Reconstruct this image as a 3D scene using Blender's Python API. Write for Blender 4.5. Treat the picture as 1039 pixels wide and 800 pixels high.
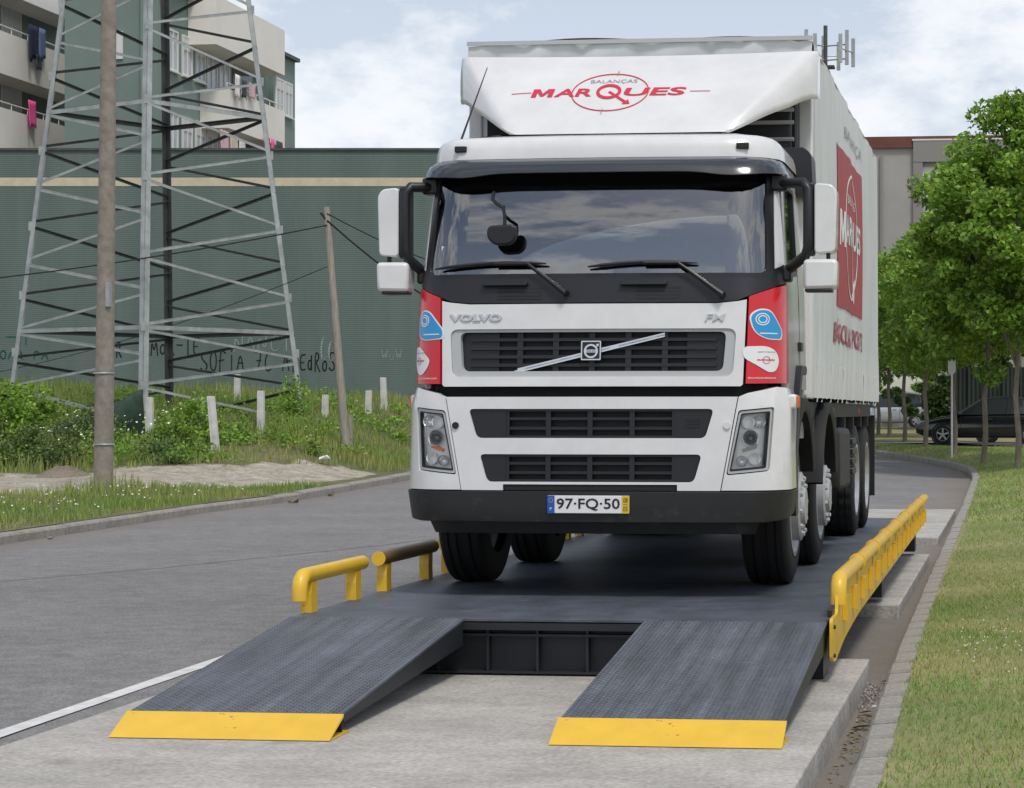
import bpy, bmesh, math, random
import numpy as np
from mathutils import Vector, Matrix
R=math.radians
S=bpy.context.scene
for o in list(bpy.data.objects): bpy.data.objects.remove(o)
COL=S.collection
rnd=random.Random(7)
nrg=np.random.default_rng(11)

# ------------------------------------------------------------------ camera
cd=bpy.data.cameras.new('camera'); cam=bpy.data.objects.new('camera',cd); COL.objects.link(cam)
CA=math.atan(240/2200)
cam.location=(0,0,1.512); cam.rotation_euler=(R(90),0,CA)
cd.sensor_width=36; cd.lens=2200/1039*36; cd.shift_x=(519.5-790)/1039; cd.shift_y=18/1039
cd.clip_start=.1; cd.clip_end=3000
S.camera=cam
# ------------------------------------------------------------------ sky, sun, exposure
SUN_EL=R(60); SUN_AZ=R(148)     # direction towards the sun, clockwise from +Y
W=bpy.data.worlds.new('World'); S.world=W; W.use_nodes=True
nt=W.node_tree; nt.nodes.clear()
N=nt.nodes.new; Lk=nt.links.new
wo=N('ShaderNodeOutputWorld'); bg=N('ShaderNodeBackground'); sky=N('ShaderNodeTexSky')
sky.sky_type='NISHITA'; sky.sun_disc=False; sky.sun_elevation=SUN_EL; sky.sun_rotation=SUN_AZ
sky.air_density=1.0; sky.dust_density=2.0; sky.ozone_density=1.0
tc=N('ShaderNodeTexCoord'); mp=N('ShaderNodeMapping'); mp.inputs['Scale'].default_value=(1,1,1.9); mp.inputs['Location'].default_value=(0.51,15.61,16.15)
no=N('ShaderNodeTexNoise'); no.inputs['Scale'].default_value=4.6; no.inputs['Detail'].default_value=7; no.inputs['Roughness'].default_value=.63
cr=N('ShaderNodeValToRGB'); cr.color_ramp.elements[0].position=.48; cr.color_ramp.elements[1].position=.62
cr2=N('ShaderNodeValToRGB'); e=cr2.color_ramp.elements; e[0].position=.56; e[0].color=(9.0,9.1,9.3,1); e[1].position=.76; e[1].color=(3.4,3.6,4.1,1); em=e.new(.64); em.color=(7.6,7.7,8.0,1)
veil=N('ShaderNodeMixRGB'); veil.inputs['Fac'].default_value=.62; veil.inputs['Color2'].default_value=(6.5,7.0,7.8,1)
mx=N('ShaderNodeMixRGB')
sep=N('ShaderNodeSeparateXYZ'); vm=N('ShaderNodeMapRange')   # haze veil: thick at the horizon, thin overhead
vm.inputs['From Max'].default_value=.5; vm.inputs['To Min'].default_value=.90; vm.inputs['To Max'].default_value=.15
Lk(tc.outputs['Generated'],sep.inputs[0]); Lk(sep.outputs['Z'],vm.inputs['Value']); Lk(vm.outputs[0],veil.inputs['Fac'])
Lk(tc.outputs['Generated'],mp.inputs['Vector']); Lk(mp.outputs[0],no.inputs['Vector']);
Lk(no.outputs['Fac'],cr.inputs[0]); Lk(no.outputs['Fac'],cr2.inputs[0])
Lk(sky.outputs[0],veil.inputs['Color1']); Lk(veil.outputs[0],mx.inputs['Color1']); Lk(cr2.outputs[0],mx.inputs['Color2']); Lk(cr.outputs[0],mx.inputs['Fac'])
Lk(mx.outputs[0],bg.inputs[0]); bg.inputs[1].default_value=.095; Lk(bg.outputs[0],wo.inputs[0])
sd=bpy.data.lights.new('sun','SUN'); sun=bpy.data.objects.new('sun',sd); COL.objects.link(sun)
sd.energy=1.5; sd.angle=R(11); sd.color=(1,.96,.9)
tosun=Vector((math.sin(SUN_AZ)*math.cos(SUN_EL),math.cos(SUN_AZ)*math.cos(SUN_EL),math.sin(SUN_EL)))
sun.rotation_euler=tosun.to_track_quat('Z','Y').to_euler()
S.view_settings.view_transform='Standard'; S.view_settings.look='None'; S.view_settings.gamma=1
S.view_settings.exposure=0.33; S.view_settings.use_curve_mapping=False
S.cycles.max_bounces=6; S.cycles.diffuse_bounces=3; S.cycles.glossy_bounces=3; S.cycles.transparent_max_bounces=8; S.cycles.transmission_bounces=4

# ------------------------------------------------------------------ materials
def pm(name,col,rough=.6,metal=0,nz=None,bump=None,coat=0,col2=None,stretch=None,isl=None,coord='Object',spec=None,transl=0):
    """principled; nz=(scale,amount): tint variation; col2: second tint mixed by noise; bump=(scale,strength); isl: per-island value spread"""
    m=bpy.data.materials.new(name); m.use_nodes=True; t=m.node_tree; b=t.nodes['Principled BSDF']
    b.inputs['Roughness'].default_value=rough; b.inputs['Metallic'].default_value=metal
    if coat: b.inputs['Coat Weight'].default_value=coat; b.inputs['Coat Roughness'].default_value=.08
    if spec is not None: b.inputs['Specular IOR Level'].default_value=spec
    c=(*col,1); b.inputs['Base Color'].default_value=c
    src=None
    if nz or bump:
        tc=t.nodes.new('ShaderNodeTexCoord'); vec=tc.outputs[coord]
        if stretch:
            mpn=t.nodes.new('ShaderNodeMapping'); mpn.inputs['Scale'].default_value=stretch; t.links.new(vec,mpn.inputs[0]); vec=mpn.outputs[0]
    if nz:
        n=t.nodes.new('ShaderNodeTexNoise'); n.inputs['Scale'].default_value=nz[0]; n.inputs['Detail'].default_value=8; n.inputs['Roughness'].default_value=.62; t.links.new(vec,n.inputs['Vector'])
        rp=t.nodes.new('ShaderNodeValToRGB'); rp.color_ramp.elements[0].position=.33; rp.color_ramp.elements[1].position=.67
        c2=col2 or tuple(min(1,x*(1+nz[1])) for x in col); c1=col if col2 else tuple(x*(1-nz[1]) for x in col)
        rp.color_ramp.elements[0].color=(*c1,1); rp.color_ramp.elements[1].color=(*c2,1)
        t.links.new(n.outputs['Fac'],rp.inputs[0]); src=rp.outputs[0]
    if isl:
        g=t.nodes.new('ShaderNodeNewGeometry'); hs=t.nodes.new('ShaderNodeHueSaturation')
        mr=t.nodes.new('ShaderNodeMapRange'); mr.inputs['To Min'].default_value=1-isl; mr.inputs['To Max'].default_value=1+isl
        t.links.new(g.outputs['Random Per Island'],mr.inputs['Value']); t.links.new(mr.outputs[0],hs.inputs['Value'])
        mr2=t.nodes.new('ShaderNodeMapRange'); mr2.inputs['To Min'].default_value=.475; mr2.inputs['To Max'].default_value=.515
        ml=t.nodes.new('ShaderNodeMath'); ml.operation='FRACT'; mm=t.nodes.new('ShaderNodeMath'); mm.operation='MULTIPLY'; mm.inputs[1].default_value=37.7
        t.links.new(g.outputs['Random Per Island'],mm.inputs[0]); t.links.new(mm.outputs[0],ml.inputs[0]); t.links.new(ml.outputs[0],mr2.inputs['Value']); t.links.new(mr2.outputs[0],hs.inputs['Hue'])
        if src: t.links.new(src,hs.inputs['Color'])
        else: hs.inputs['Color'].default_value=c
        src=hs.outputs[0]
    if src: t.links.new(src,b.inputs['Base Color'])
    if bump:
        n2=t.nodes.new('ShaderNodeTexNoise'); n2.inputs['Scale'].default_value=bump[0]; n2.inputs['Detail'].default_value=6; t.links.new(vec,n2.inputs['Vector'])
        bp=t.nodes.new('ShaderNodeBump'); bp.inputs['Strength'].default_value=bump[1]; bp.inputs['Distance'].default_value=.02; t.links.new(n2.outputs['Fac'],bp.inputs['Height']); t.links.new(bp.outputs[0],b.inputs['Normal'])
    if transl:
        tr=t.nodes.new('ShaderNodeBsdfTranslucent'); ms=t.nodes.new('ShaderNodeMixShader'); ms.inputs[0].default_value=transl
        if src: t.links.new(src,tr.inputs[0])
        else: tr.inputs[0].default_value=c
        out=t.nodes['Material Output']; t.links.new(b.outputs[0],ms.inputs[1]); t.links.new(tr.outputs[0],ms.inputs[2]); t.links.new(ms.outputs[0],out.inputs[0])
    return m
def grain(m,scale,amt,stain=None):
    """multiply the base colour by fine grain and by broad stains"""
    t=m.node_tree; b=t.nodes['Principled BSDF']; tc=t.nodes.new('ShaderNodeTexCoord'); src=b.inputs['Base Color'].links[0].from_socket
    for sc,a,det in ((scale,amt,2),)+((stain,) if stain else ()):
        n=t.nodes.new('ShaderNodeTexNoise'); n.inputs['Scale'].default_value=sc; n.inputs['Detail'].default_value=det; t.links.new(tc.outputs['Object'],n.inputs['Vector'])
        mr=t.nodes.new('ShaderNodeMapRange'); mr.inputs['From Min'].default_value=.3; mr.inputs['From Max'].default_value=.7; mr.inputs['To Min'].default_value=1-a; mr.inputs['To Max'].default_value=1+a; t.links.new(n.outputs['Fac'],mr.inputs['Value'])
        mx=t.nodes.new('ShaderNodeMixRGB'); mx.blend_type='MULTIPLY'; mx.inputs[0].default_value=1; t.links.new(src,mx.inputs[1]); t.links.new(mr.outputs[0],mx.inputs[2]); src=mx.outputs[0]
    t.links.new(src,b.inputs['Base Color']); return m
def chips(m,scale,lo,hi,col):
    """small worn spots where the paint is gone"""
    t=m.node_tree; b=t.nodes['Principled BSDF']; tc=t.nodes.new('ShaderNodeTexCoord'); src=b.inputs['Base Color'].links[0].from_socket
    n=t.nodes.new('ShaderNodeTexNoise'); n.inputs['Scale'].default_value=scale; n.inputs['Detail'].default_value=7; n.inputs['Roughness'].default_value=.65; t.links.new(tc.outputs['Object'],n.inputs['Vector'])
    rp=t.nodes.new('ShaderNodeValToRGB'); rp.color_ramp.elements[0].position=lo; rp.color_ramp.elements[1].position=hi; t.links.new(n.outputs['Fac'],rp.inputs[0])
    mx=t.nodes.new('ShaderNodeMixRGB'); mx.inputs[2].default_value=(*col,1); t.links.new(rp.outputs[0],mx.inputs[0]); t.links.new(src,mx.inputs[1]); t.links.new(mx.outputs[0],b.inputs['Base Color']); return m
def glassmat(name,tint,refl=1.0,ior=1.5,rough=.02):
    m=bpy.data.materials.new(name); m.use_nodes=True; t=m.node_tree; t.nodes.remove(t.nodes['Principled BSDF'])
    tr=t.nodes.new('ShaderNodeBsdfTransparent'); tr.inputs[0].default_value=(*tint,1)
    gl=t.nodes.new('ShaderNodeBsdfGlossy'); gl.inputs['Roughness'].default_value=rough; gl.inputs[0].default_value=(refl,refl,refl,1)
    fr=t.nodes.new('ShaderNodeFresnel'); fr.inputs[0].default_value=ior; ms=t.nodes.new('ShaderNodeMixShader')
    t.links.new(fr.outputs[0],ms.inputs[0]); t.links.new(tr.outputs[0],ms.inputs[1]); t.links.new(gl.outputs[0],ms.inputs[2]); t.links.new(ms.outputs[0],t.nodes['Material Output'].inputs[0])
    return m
M={}
M['white']=grain(pm('white_paint',(.70,.70,.695),.25,nz=(2.2,.03),coat=.6),14,.02,(3.0,.045,7))
M['whiteplastic']=pm('white_plastic',(.74,.74,.74),.4)
M['curtain']=pm('curtain_fabric',(.60,.62,.61),.5,nz=(2.5,.07),bump=(6,.15),stretch=(1,3,.5))
M['red']=pm('red_print',(.62,.012,.022),.3,nz=(4,.05),coat=.3)
M['dullred']=pm('dull_red_print',(.36,.028,.028),.55,nz=(3,.08))
M['redtext']=pm('red_lettering',(.60,.02,.05),.5)
M['fadedred']=pm('faded_red_lettering',(.38,.07,.09),.6)
M['greytext']=pm('grey_lettering',(.30,.30,.31),.5)
M['blue']=pm('blue_sticker',(.02,.30,.62),.35)
M['stickerwhite']=pm('white_sticker',(.78,.78,.78),.4)
M['black']=pm('black_plastic',(.010,.011,.013),.42)
M['dark']=pm('dark_grey_plastic',(.011,.0122,.015),.42,nz=(9,.08))
M['bumper']=pm('charcoal_bumper_plastic',(.013,.0135,.0148),.5,nz=(8,.12))
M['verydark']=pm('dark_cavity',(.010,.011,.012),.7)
M['chassis']=pm('chassis_steel',(.013,.013,.014),.6,nz=(8,.2))
M['rubber']=pm('tyre_rubber',(.009,.009,.0095),.75,nz=(20,.15),bump=(60,.15))
M['rim']=pm('silver_rim',(.42,.43,.44),.4,metal=.3,nz=(12,.12))
M['chrome']=pm('satin_chrome',(.66,.67,.68),.25,metal=.8)
M['greyframe']=pm('grey_frame',(.44,.45,.45),.4)
M['lettergrey']=pm('silver_lettering',(.55,.56,.57),.35,metal=.4)
M['orange']=pm('orange_lens',(.80,.16,.02),.25)
M['yellow']=pm('yellow_paint',(.74,.455,.028),.40,nz=(5,.07),coat=.15)
M['steel']=grain(pm('blue_grey_deck_paint',(.068,.080,.100),.52,nz=(1.3,.30),bump=(30,.06),stretch=(1.6,.5,1)),45,.15,(5,.22,7))
M['tread']=grain(pm('worn_tread_paint',(.085,.096,.114),.42,nz=(1.5,.42),stretch=(9,.35,1)),25,.15,(3,.15,6))
M['beam']=pm('black_beam_paint',(.014,.016,.020),.5,nz=(5,.2))
chips(M['bumper'],5,.58,.75,(.05,.047,.042)); chips(M['yellow'],9,.66,.70,(.20,.13,.05)); chips(M['steel'],2.6,.60,.75,(.13,.125,.115)); chips(M['tread'],6,.66,.74,(.16,.15,.135))
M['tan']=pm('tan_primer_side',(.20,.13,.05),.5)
M['glass']=glassmat('windscreen_glass',(.50,.54,.54),1.0,2.75,.012)
M['sideglass']=glassmat('side_glass',(.35,.38,.38),1.0,1.5)
M['lens']=glassmat('lamp_lens',(.98,.98,.98),1.0,1.3)
M['reflector']=pm('lamp_reflector',(.86,.87,.86),.28,metal=.05)
M['interior']=pm('cab_interior',(.045,.045,.048),.7)
M['pale']=pm('pale_interior_trim',(.42,.38,.35),.7)
M['visor']=pm('smoked_visor',(.030,.034,.042),.18,coat=.4)
M['plateblue']=pm('plate_blue',(.01,.09,.42),.4)
M['plateyellow']=pm('plate_yellow',(.75,.50,.02),.4)
M['asphalt']=pm('worn_asphalt',(.215,.209,.206),.95,nz=(.55,.10),bump=(90,.5),spec=.25)
M['concrete']=pm('concrete',(.40,.38,.345),.9,nz=(1.4,.16),bump=(45,.35),stretch=(1,1.5,1),spec=.3)
grain(M['asphalt'],70,.34,(5,.12,6)); chips(M['asphalt'],1.1,.63,.72,(.155,.15,.147)); grain(M['concrete'],38,.20,(9,.10,6)); chips(M['concrete'],1.6,.62,.72,(.27,.25,.22))
M['kerb']=pm('kerb_concrete',(.285,.265,.235),.9,nz=(1.5,.25),bump=(50,.35))
grain(M['kerb'],40,.22,(8,.12,5))
M['tarseal']=pm('crack',(.145,.14,.137),.9)
M['paintwhite']=pm('road_paint',(.62,.62,.60),.7,nz=(9,.16))
M['galv']=pm('galvanised_steel',(.40,.42,.41),.5,metal=.35,nz=(3,.22))
M['galvdark']=pm('dark_and_shaded_steel',(.085,.09,.088),.6,metal=.3,nz=(3,.25))  # dark steel; on the tower's rear members shade is put into the colour
M['conpole']=pm('concrete_pole',(.255,.225,.19),.9,nz=(7,.22),bump=(35,.3))
M['post']=pm('white_post',(.62,.61,.58),.8,nz=(4,.2))
M['wood']=pm('weathered_wood',(.30,.27,.22),.85,nz=(5,.25),stretch=(6,6,.6))
M['cable']=pm('black_cable',(.015,.015,.016),.6)
M['soil']=pm('dry_soil',(.20,.165,.12),.95,nz=(.9,.25),bump=(8,.5))
grain(M['soil'],30,.2)
M['bark']=pm('bark',(.20,.17,.135),.9,nz=(12,.3),bump=(30,.5),stretch=(1,1,.3))
M['leaf']=pm('leaf',(.225,.385,.052),.5,nz=(.9,.35),isl=.4,transl=.38)
M['leafmid']=pm('shrub_leaf',(.115,.185,.045),.55,nz=(.8,.35),isl=.4,transl=.3)
M['leafdark']=pm('hedge_leaf',(.075,.14,.034),.55,nz=(.6,.35),isl=.4,transl=.25)
M['weed']=pm('weed_blade',(.18,.32,.060),.6,nz=(.35,.3),col2=(.36,.37,.12),isl=.35,transl=.3)
M['lawn']=pm('lawn_blade',(.19,.36,.075),.6,nz=(1.6,.3),col2=(.37,.40,.14),isl=.3,transl=.3)
M['flower']=pm('white_flower',(.75,.75,.68),.7)
M['greywall']=pm('grey_render',(.36,.35,.33),.9,nz=(.3,.10))
M['greytrim']=pm('grey_trim',(.26,.25,.235),.9)
M['brown']=pm('brown_roof_edge',(.16,.06,.045),.8,nz=(1,.2))
M['aptgreen']=pm('green_render',(.19,.25,.225),.9,nz=(.35,.08))
M['cream']=pm('cream_render',(.80,.77,.70),.85,nz=(.4,.06))
M['alu']=pm('white_window_frame',(.70,.70,.68),.5)
M['shutter']=pm('roller_shutter',(.62,.62,.60),.6)
M['pane']=pm('window_pane',(.05,.06,.065),.08)
M['palepane']=pm('pale_window_pane',(.42,.45,.47),.15)
M['carblack']=pm('black_car_paint',(.010,.010,.013),.15,coat=.6)
M['carsilver']=pm('silver_car_paint',(.50,.51,.52),.3,metal=.5,coat=.5)
M['carglass']=pm('car_glass',(.030,.036,.038),.05)
M['taillight']=pm('red_lamp',(.55,.02,.02),.25)
M['net']=pm('green_shade_net',(.030,.055,.038),.9,nz=(6,.3))
M['fencegreen']=pm('dark_green_sheet',(.020,.030,.025),.7,nz=(1,.25))
M['graffblack']=pm('black_spray',(.012,.014,.016),.7)
M['graffteal']=pm('teal_spray',(.01,.11,.09),.7)
M['graffwhite']=pm('white_spray',(.33,.40,.38),.8)
M['leaflitter']=pm('dry_leaves',(.20,.15,.09),.8,nz=(9,.3))
M['gravel']=pm('gravel',(.33,.31,.28),.9,isl=.3)
M['bluecup']=pm('blue_plastic',(.05,.14,.45),.5)
for k,c in dict(navy=(.02,.025,.06),denim=(.12,.17,.30),pink=(.85,.10,.33),cloth=(.72,.68,.66),red=(.55,.03,.06),charcoal=(.05,.05,.06),rose=(.62,.42,.42),sand=(.6,.52,.38)).items():
    M['c_'+k]=pm('cloth_'+k,c,.85,nz=(3,.1))
def wallmat():
    m=pm('green_painted_block_wall',(.120,.163,.147),.85,nz=(1.0,.12),stretch=(1,1,.14)); t=m.node_tree; b=t.nodes['Principled BSDF']
    tc=t.nodes.new('ShaderNodeTexCoord'); w=t.nodes.new('ShaderNodeTexWave'); w.wave_type='BANDS'; w.bands_direction='Z'; w.inputs['Scale'].default_value=5.5; w.inputs['Distortion'].default_value=.25; w.inputs['Detail'].default_value=2
    t.links.new(tc.outputs['Object'],w.inputs['Vector']); bp=t.nodes.new('ShaderNodeBump'); bp.inputs['Strength'].default_value=.18; bp.inputs['Distance'].default_value=.02
    t.links.new(w.outputs['Fac'],bp.inputs['Height']); t.links.new(bp.outputs[0],b.inputs['Normal']); return m
M['greenwall']=wallmat()

# ------------------------------------------------------------------ mesh helpers
def mobj(name,verts,faces,mat,parent=None,smooth=0):
    me=bpy.data.meshes.new(name); me.from_pydata([tuple(v) for v in verts],[],faces); me.update()
    if mat: me.materials.append(M[mat] if isinstance(mat,str) else mat)
    if smooth: me.shade_smooth(); me.set_sharp_from_angle(angle=R(smooth))
    o=bpy.data.objects.new(name,me); COL.objects.link(o)
    if parent: o.parent=parent
    return o
def empty(name,loc=(0,0,0),rz=0):
    o=bpy.data.objects.new(name,None); COL.objects.link(o); o.location=loc; o.rotation_euler=(0,0,rz); o.empty_display_size=.2; return o
def tag(o,label=None,cat=None,group=None,kind=None):
    if label: o['label']=label
    if cat: o['category']=cat
    if group: o['group']=group
    if kind: o['kind']=kind
    return o
def copy_tree(o,parent=None):
    c=o.copy(); COL.objects.link(c); c.parent=parent
    for ch in list(o.children): copy_tree(ch,c)
    return c
class MB:
    def __init__(s): s.v=[]; s.f=[]
    def add(s,v,f):
        n=len(s.v); s.v+= [tuple(p) for p in v]; s.f+=[tuple(i+n for i in q) for q in f]; return s
    def box(s,x0,x1,y0,y1,z0,z1):
        return s.add([(x0,y0,z0),(x1,y0,z0),(x1,y1,z0),(x0,y1,z0),(x0,y0,z1),(x1,y0,z1),(x1,y1,z1),(x0,y1,z1)],
          [(0,3,2,1),(4,5,6,7),(0,1,5,4),(1,2,6,5),(2,3,7,6),(3,0,4,7)])
    def bar(s,p,q,w,h,up=(0,0,1)):
        p=Vector(p); q=Vector(q); d=(q-p).normalized(); u=Vector(up)
        if abs(d.dot(u))>.98: u=Vector((0,1,0))
        a=d.cross(u).normalized()*w/2; b=a.cross(d).normalized()*h/2
        return s.add([p-a-b,p+a-b,p+a+b,p-a+b,q-a-b,q+a-b,q+a+b,q-a+b],[(0,1,2,3),(4,7,6,5),(0,4,5,1),(1,5,6,2),(2,6,7,3),(3,7,4,0)])
    def tube(s,path,r,n=8,cap=True):
        path=[Vector(p) for p in path]; rs=r if isinstance(r,(list,tuple)) else [r]*len(path)
        rings=[]; prev=None; base=len(s.v)
        for i,p in enumerate(path):
            d=(path[min(i+1,len(path)-1)]-path[max(i-1,0)]).normalized()
            if prev is None:
                a=d.cross(Vector((0,0,1)));
                if a.length<.05: a=d.cross(Vector((1,0,0)))
            else: a=prev-d*prev.dot(d)
            a.normalize(); prev=a; b=d.cross(a)
            for k in range(n):
                t=2*math.pi*k/n; s.v.append(tuple(p+(a*math.cos(t)+b*math.sin(t))*rs[i]))
        for i in range(len(path)-1):
            for k in range(n):
                a0=base+i*n+k; a1=base+i*n+(k+1)%n; s.f.append((a0,a1,a1+n,a0+n))
        if cap:
            s.f.append(tuple(base+k for k in range(n))[::-1]); e=base+(len(path)-1)*n; s.f.append(tuple(e+k for k in range(n)))
        return s
    def lathe(s,prof,c,axis='x',n=32,mod=None):
        """prof list of (a,r): a along axis"""
        base=len(s.v); m=len(prof)
        for k in range(n):
            t=2*math.pi*k/n
            for i,(a,r) in enumerate(prof):
                rr=r+(mod(i,k) if mod else 0)
                u,v=rr*math.cos(t),rr*math.sin(t)
                p=(c[0]+a,c[1]+u,c[2]+v) if axis=='x' else ((c[0]+u,c[1]+a,c[2]+v) if axis=='y' else (c[0]+u,c[1]+v,c[2]+a))
                s.v.append(p)
        for k in range(n):
            k2=(k+1)%n
            for i in range(m-1):
                s.f.append((base+k*m+i,base+k*m+i+1,base+k2*m+i+1,base+k2*m+i))
        return s
    def prism(s,poly,fn0,fn1):
        n=len(poly); s.add([fn0(*p) for p in poly]+[fn1(*p) for p in poly],[tuple(range(n))[::-1],tuple(range(n,2*n))]+[(i,(i+1)%n,(i+1)%n+n,i+n) for i in range(n)]); return s
    def build(s,name,mat,parent=None,smooth=0,bevel=0):
        o=mobj(name,s.v,s.f,mat,parent,smooth)
        if bevel:
            md=o.modifiers.new('bevel','BEVEL'); md.width=bevel; md.segments=2; md.limit_method='ANGLE'; md.angle_limit=R(40); md.harden_normals=False
            o.data.shade_smooth(); o.data.set_sharp_from_angle(angle=R(50))
        return o
def box(name,x0,x1,y0,y1,z0,z1,mat,parent=None,bevel=0): return MB().box(x0,x1,y0,y1,z0,z1).build(name,mat,parent,0,bevel)
def rpoly(pts,r,n=5):
    out=[]; m=len(pts)
    for i in range(m):
        p=Vector(pts[i]); a=Vector(pts[i-1]); b=Vector(pts[(i+1)%m]); rr=r[i] if isinstance(r,(list,tuple)) else r
        if rr<=0: out.append(tuple(p)); continue
        da=(a-p).normalized(); db=(b-p).normalized(); q=min(rr,(a-p).length*.49,(b-p).length*.49)
        for k in range(n+1):
            t=k/n; out.append(tuple((p+da*q)*(1-t)**2+p*2*t*(1-t)+(p+db*q)*t*t))
    return out
def panel(name,loops,mp,o0,o1,mat,parent=None,du=.07,dv=.15,bevel=0,smooth=38):
    """fill 2-D loops (outer + holes), cut it into strips, map with mp(u,v,offset) and give it thickness from o0 (back) to o1 (front)"""
    bm=bmesh.new(); es=[]
    for lp in loops:
        vs=[bm.verts.new((p[0],p[1],0)) for p in lp]
        es+=[bm.edges.new((vs[i],vs[(i+1)%len(vs)])) for i in range(len(vs))]
    bmesh.ops.triangle_fill(bm,use_beauty=True,use_dissolve=False,edges=es)
    us=[v.co.x for v in bm.verts]; vs_=[v.co.y for v in bm.verts]
    for (lo,hi,st,ax) in ((min(us),max(us),du,0),(min(vs_),max(vs_),dv,1)):
        if not st: continue
        k=math.ceil((lo+1e-4)/st)
        while k*st<hi-1e-4:
            co=(k*st,0,0) if ax==0 else (0,k*st,0); n=(1,0,0) if ax==0 else (0,1,0)
            bmesh.ops.bisect_plane(bm,geom=bm.verts[:]+bm.edges[:]+bm.faces[:],dist=1e-6,plane_co=co,plane_no=n); k+=1
    bmesh.ops.remove_doubles(bm,verts=bm.verts,dist=1e-5)
    for f in bm.faces:
        if f.normal.z<0: f.normal_flip()
    bm.verts.index_update(); v2=[(v.co.x,v.co.y) for v in bm.verts]; n=len(v2)
    fr=[tuple(mp(u,w,o1)) for u,w in v2]; bk=[tuple(mp(u,w,o0)) for u,w in v2]
    faces=[tuple(v.index for v in f.verts) for f in bm.faces]
    allf=faces+[tuple(i+n for i in q)[::-1] for q in faces]
    for e in bm.edges:
        if len(e.link_faces)==1:
            f=e.link_faces[0]; a,b=e.verts[0].index,e.verts[1].index
            ids=[v.index for v in f.verts]; k=ids.index(a)
            if ids[(k+1)%len(ids)]!=b: a,b=b,a
            allf.append((b,a,a+n,b+n))
    bm.free()
    o=mobj(name,fr+bk,allf,mat,parent,smooth)
    bm=bmesh.new(); bm.from_mesh(o.data); bmesh.ops.recalc_face_normals(bm,faces=bm.faces); bm.to_mesh(o.data); bm.free()
    if smooth: o.data.shade_smooth(); o.data.set_sharp_from_angle(angle=R(smooth))
    if bevel:
        md=o.modifiers.new('bevel','BEVEL'); md.width=bevel; md.segments=2; md.limit_method='ANGLE'; md.angle_limit=R(55)
    return o
_tx={}
def text2d(s,size,bold=0,shear=0,sx=1,extrude=0):
    """outline text as a flat filled mesh: verts (u,v) centred, faces"""
    key=(s,size,bold,shear,sx)
    if key in _tx: return _tx[key]
    cu=bpy.data.curves.new('txt','FONT'); cu.body=s; cu.size=size; cu.offset=bold*size; cu.shear=shear; cu.resolution_u=3; cu.fill_mode='FRONT'
    o=bpy.data.objects.new('txt',cu); COL.objects.link(o); bpy.context.view_layer.update()
    me=o.evaluated_get(bpy.context.evaluated_depsgraph_get()).to_mesh()
    vs=[(v.co.x*sx,v.co.y) for v in me.vertices]; fs=[tuple(p.vertices) for p in me.polygons]
    bpy.data.objects.remove(o); bpy.data.curves.remove(cu)
    xs=[v[0] for v in vs]; ys=[v[1] for v in vs]; cx=(min(xs)+max(xs))/2; cy=(min(ys)+max(ys))/2
    _tx[key]=([(x-cx,y-cy) for x,y in vs],fs,max(xs)-min(xs),max(ys)-min(ys)); return _tx[key]
def textmesh(name,s,width,height,mp,mat,parent,bold=0,shear=0,o=0.003,thick=0):
    vs,fs,w,h=text2d(s,1.0,bold,shear); kx=width/w; ky=height/h
    f=[tuple(mp(u*kx,v*ky,o+thick)) for u,v in vs]
    faces=list(fs)
    if thick:
        n=len(f); f+=[tuple(mp(u*kx,v*ky,o-.002)) for u,v in vs]
        cnt={}
        for q in fs:
            for i in range(len(q)):
                a,b=q[i],q[(i+1)%len(q)]; cnt[(a,b)]=1
        for (a,b) in cnt:
            if (b,a) not in cnt: faces.append((b,a,a+n,b+n))
    return mobj(name,f,faces,mat,parent)
def ring2d(cx,cy,rx,ry,w,n=48):
    return [[(cx+(rx)*math.cos(2*math.pi*k/n),cy+(ry)*math.sin(2*math.pi*k/n)) for k in range(n)],
            [(cx+(rx-w)*math.cos(2*math.pi*k/n),cy+(ry-w)*math.sin(2*math.pi*k/n)) for k in range(n)]]
def sstep(a,b,x):
    t=min(1,max(0,(x-a)/(b-a))); return t*t*(3-2*t)
def interp(x,pts):
    if x<=pts[0][0]: return pts[0][1]
    for (a,va),(b,vb) in zip(pts,pts[1:]):
        if x<=b: return va+(vb-va)*(x-a)/(b-a)
    return pts[-1][1]
def atD(x,y,d):
    """a point of the place given by image bearing and distance from the camera (layout aid)"""
    r=(x-790)*d/2200; c,s=math.cos(CA),math.sin(CA)
    return Vector((r*c-d*s,r*s+d*c,1.512+(418-y)/2200*d))
# ------------------------------------------------------------------ ground, road, verges
def rise(Y): return interp(Y,[(36,0),(46,.16),(52,.21),(58,.26),(64,.31),(85,.5),(140,.6)])
def kerbR(Y): return interp(Y,[(-40,-.62),(9.6,-.70),(14,-.77),(21,-.82),(33,-.87),(46,-.90),(49,-.98),(52,-1.15),(54.8,-1.6),(57.6,-2.3),(60.5,-3.2),(64,-4.4),(72,-7.5),(85,-13),(140,-40)])
def kerbL(Y): return interp(Y,[(-40,-8.5),(10,-10.4),(24,-11.62),(32,-12.2),(44,-12.45),(56,-13.3),(64,-15),(72,-18),(85,-24),(140,-52)])
def roadZ(X,Y): return rise(Y)-.02-.14*min(1,max(0,(X+4.7)/3.95))
def grid(name,us,vs,fn,mat,smooth=60):
    v=[fn(u,w) for w in vs for u in us]; n=len(us)
    f=[(j*n+i,j*n+i+1,(j+1)*n+i+1,(j+1)*n+i) for j in range(len(vs)-1) for i in range(n-1)]
    return mobj(name,v,f,mat,None,smooth)
YS=[-30,-10,0]+[4+2*i for i in range(44)]+[100,120,140]
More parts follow.
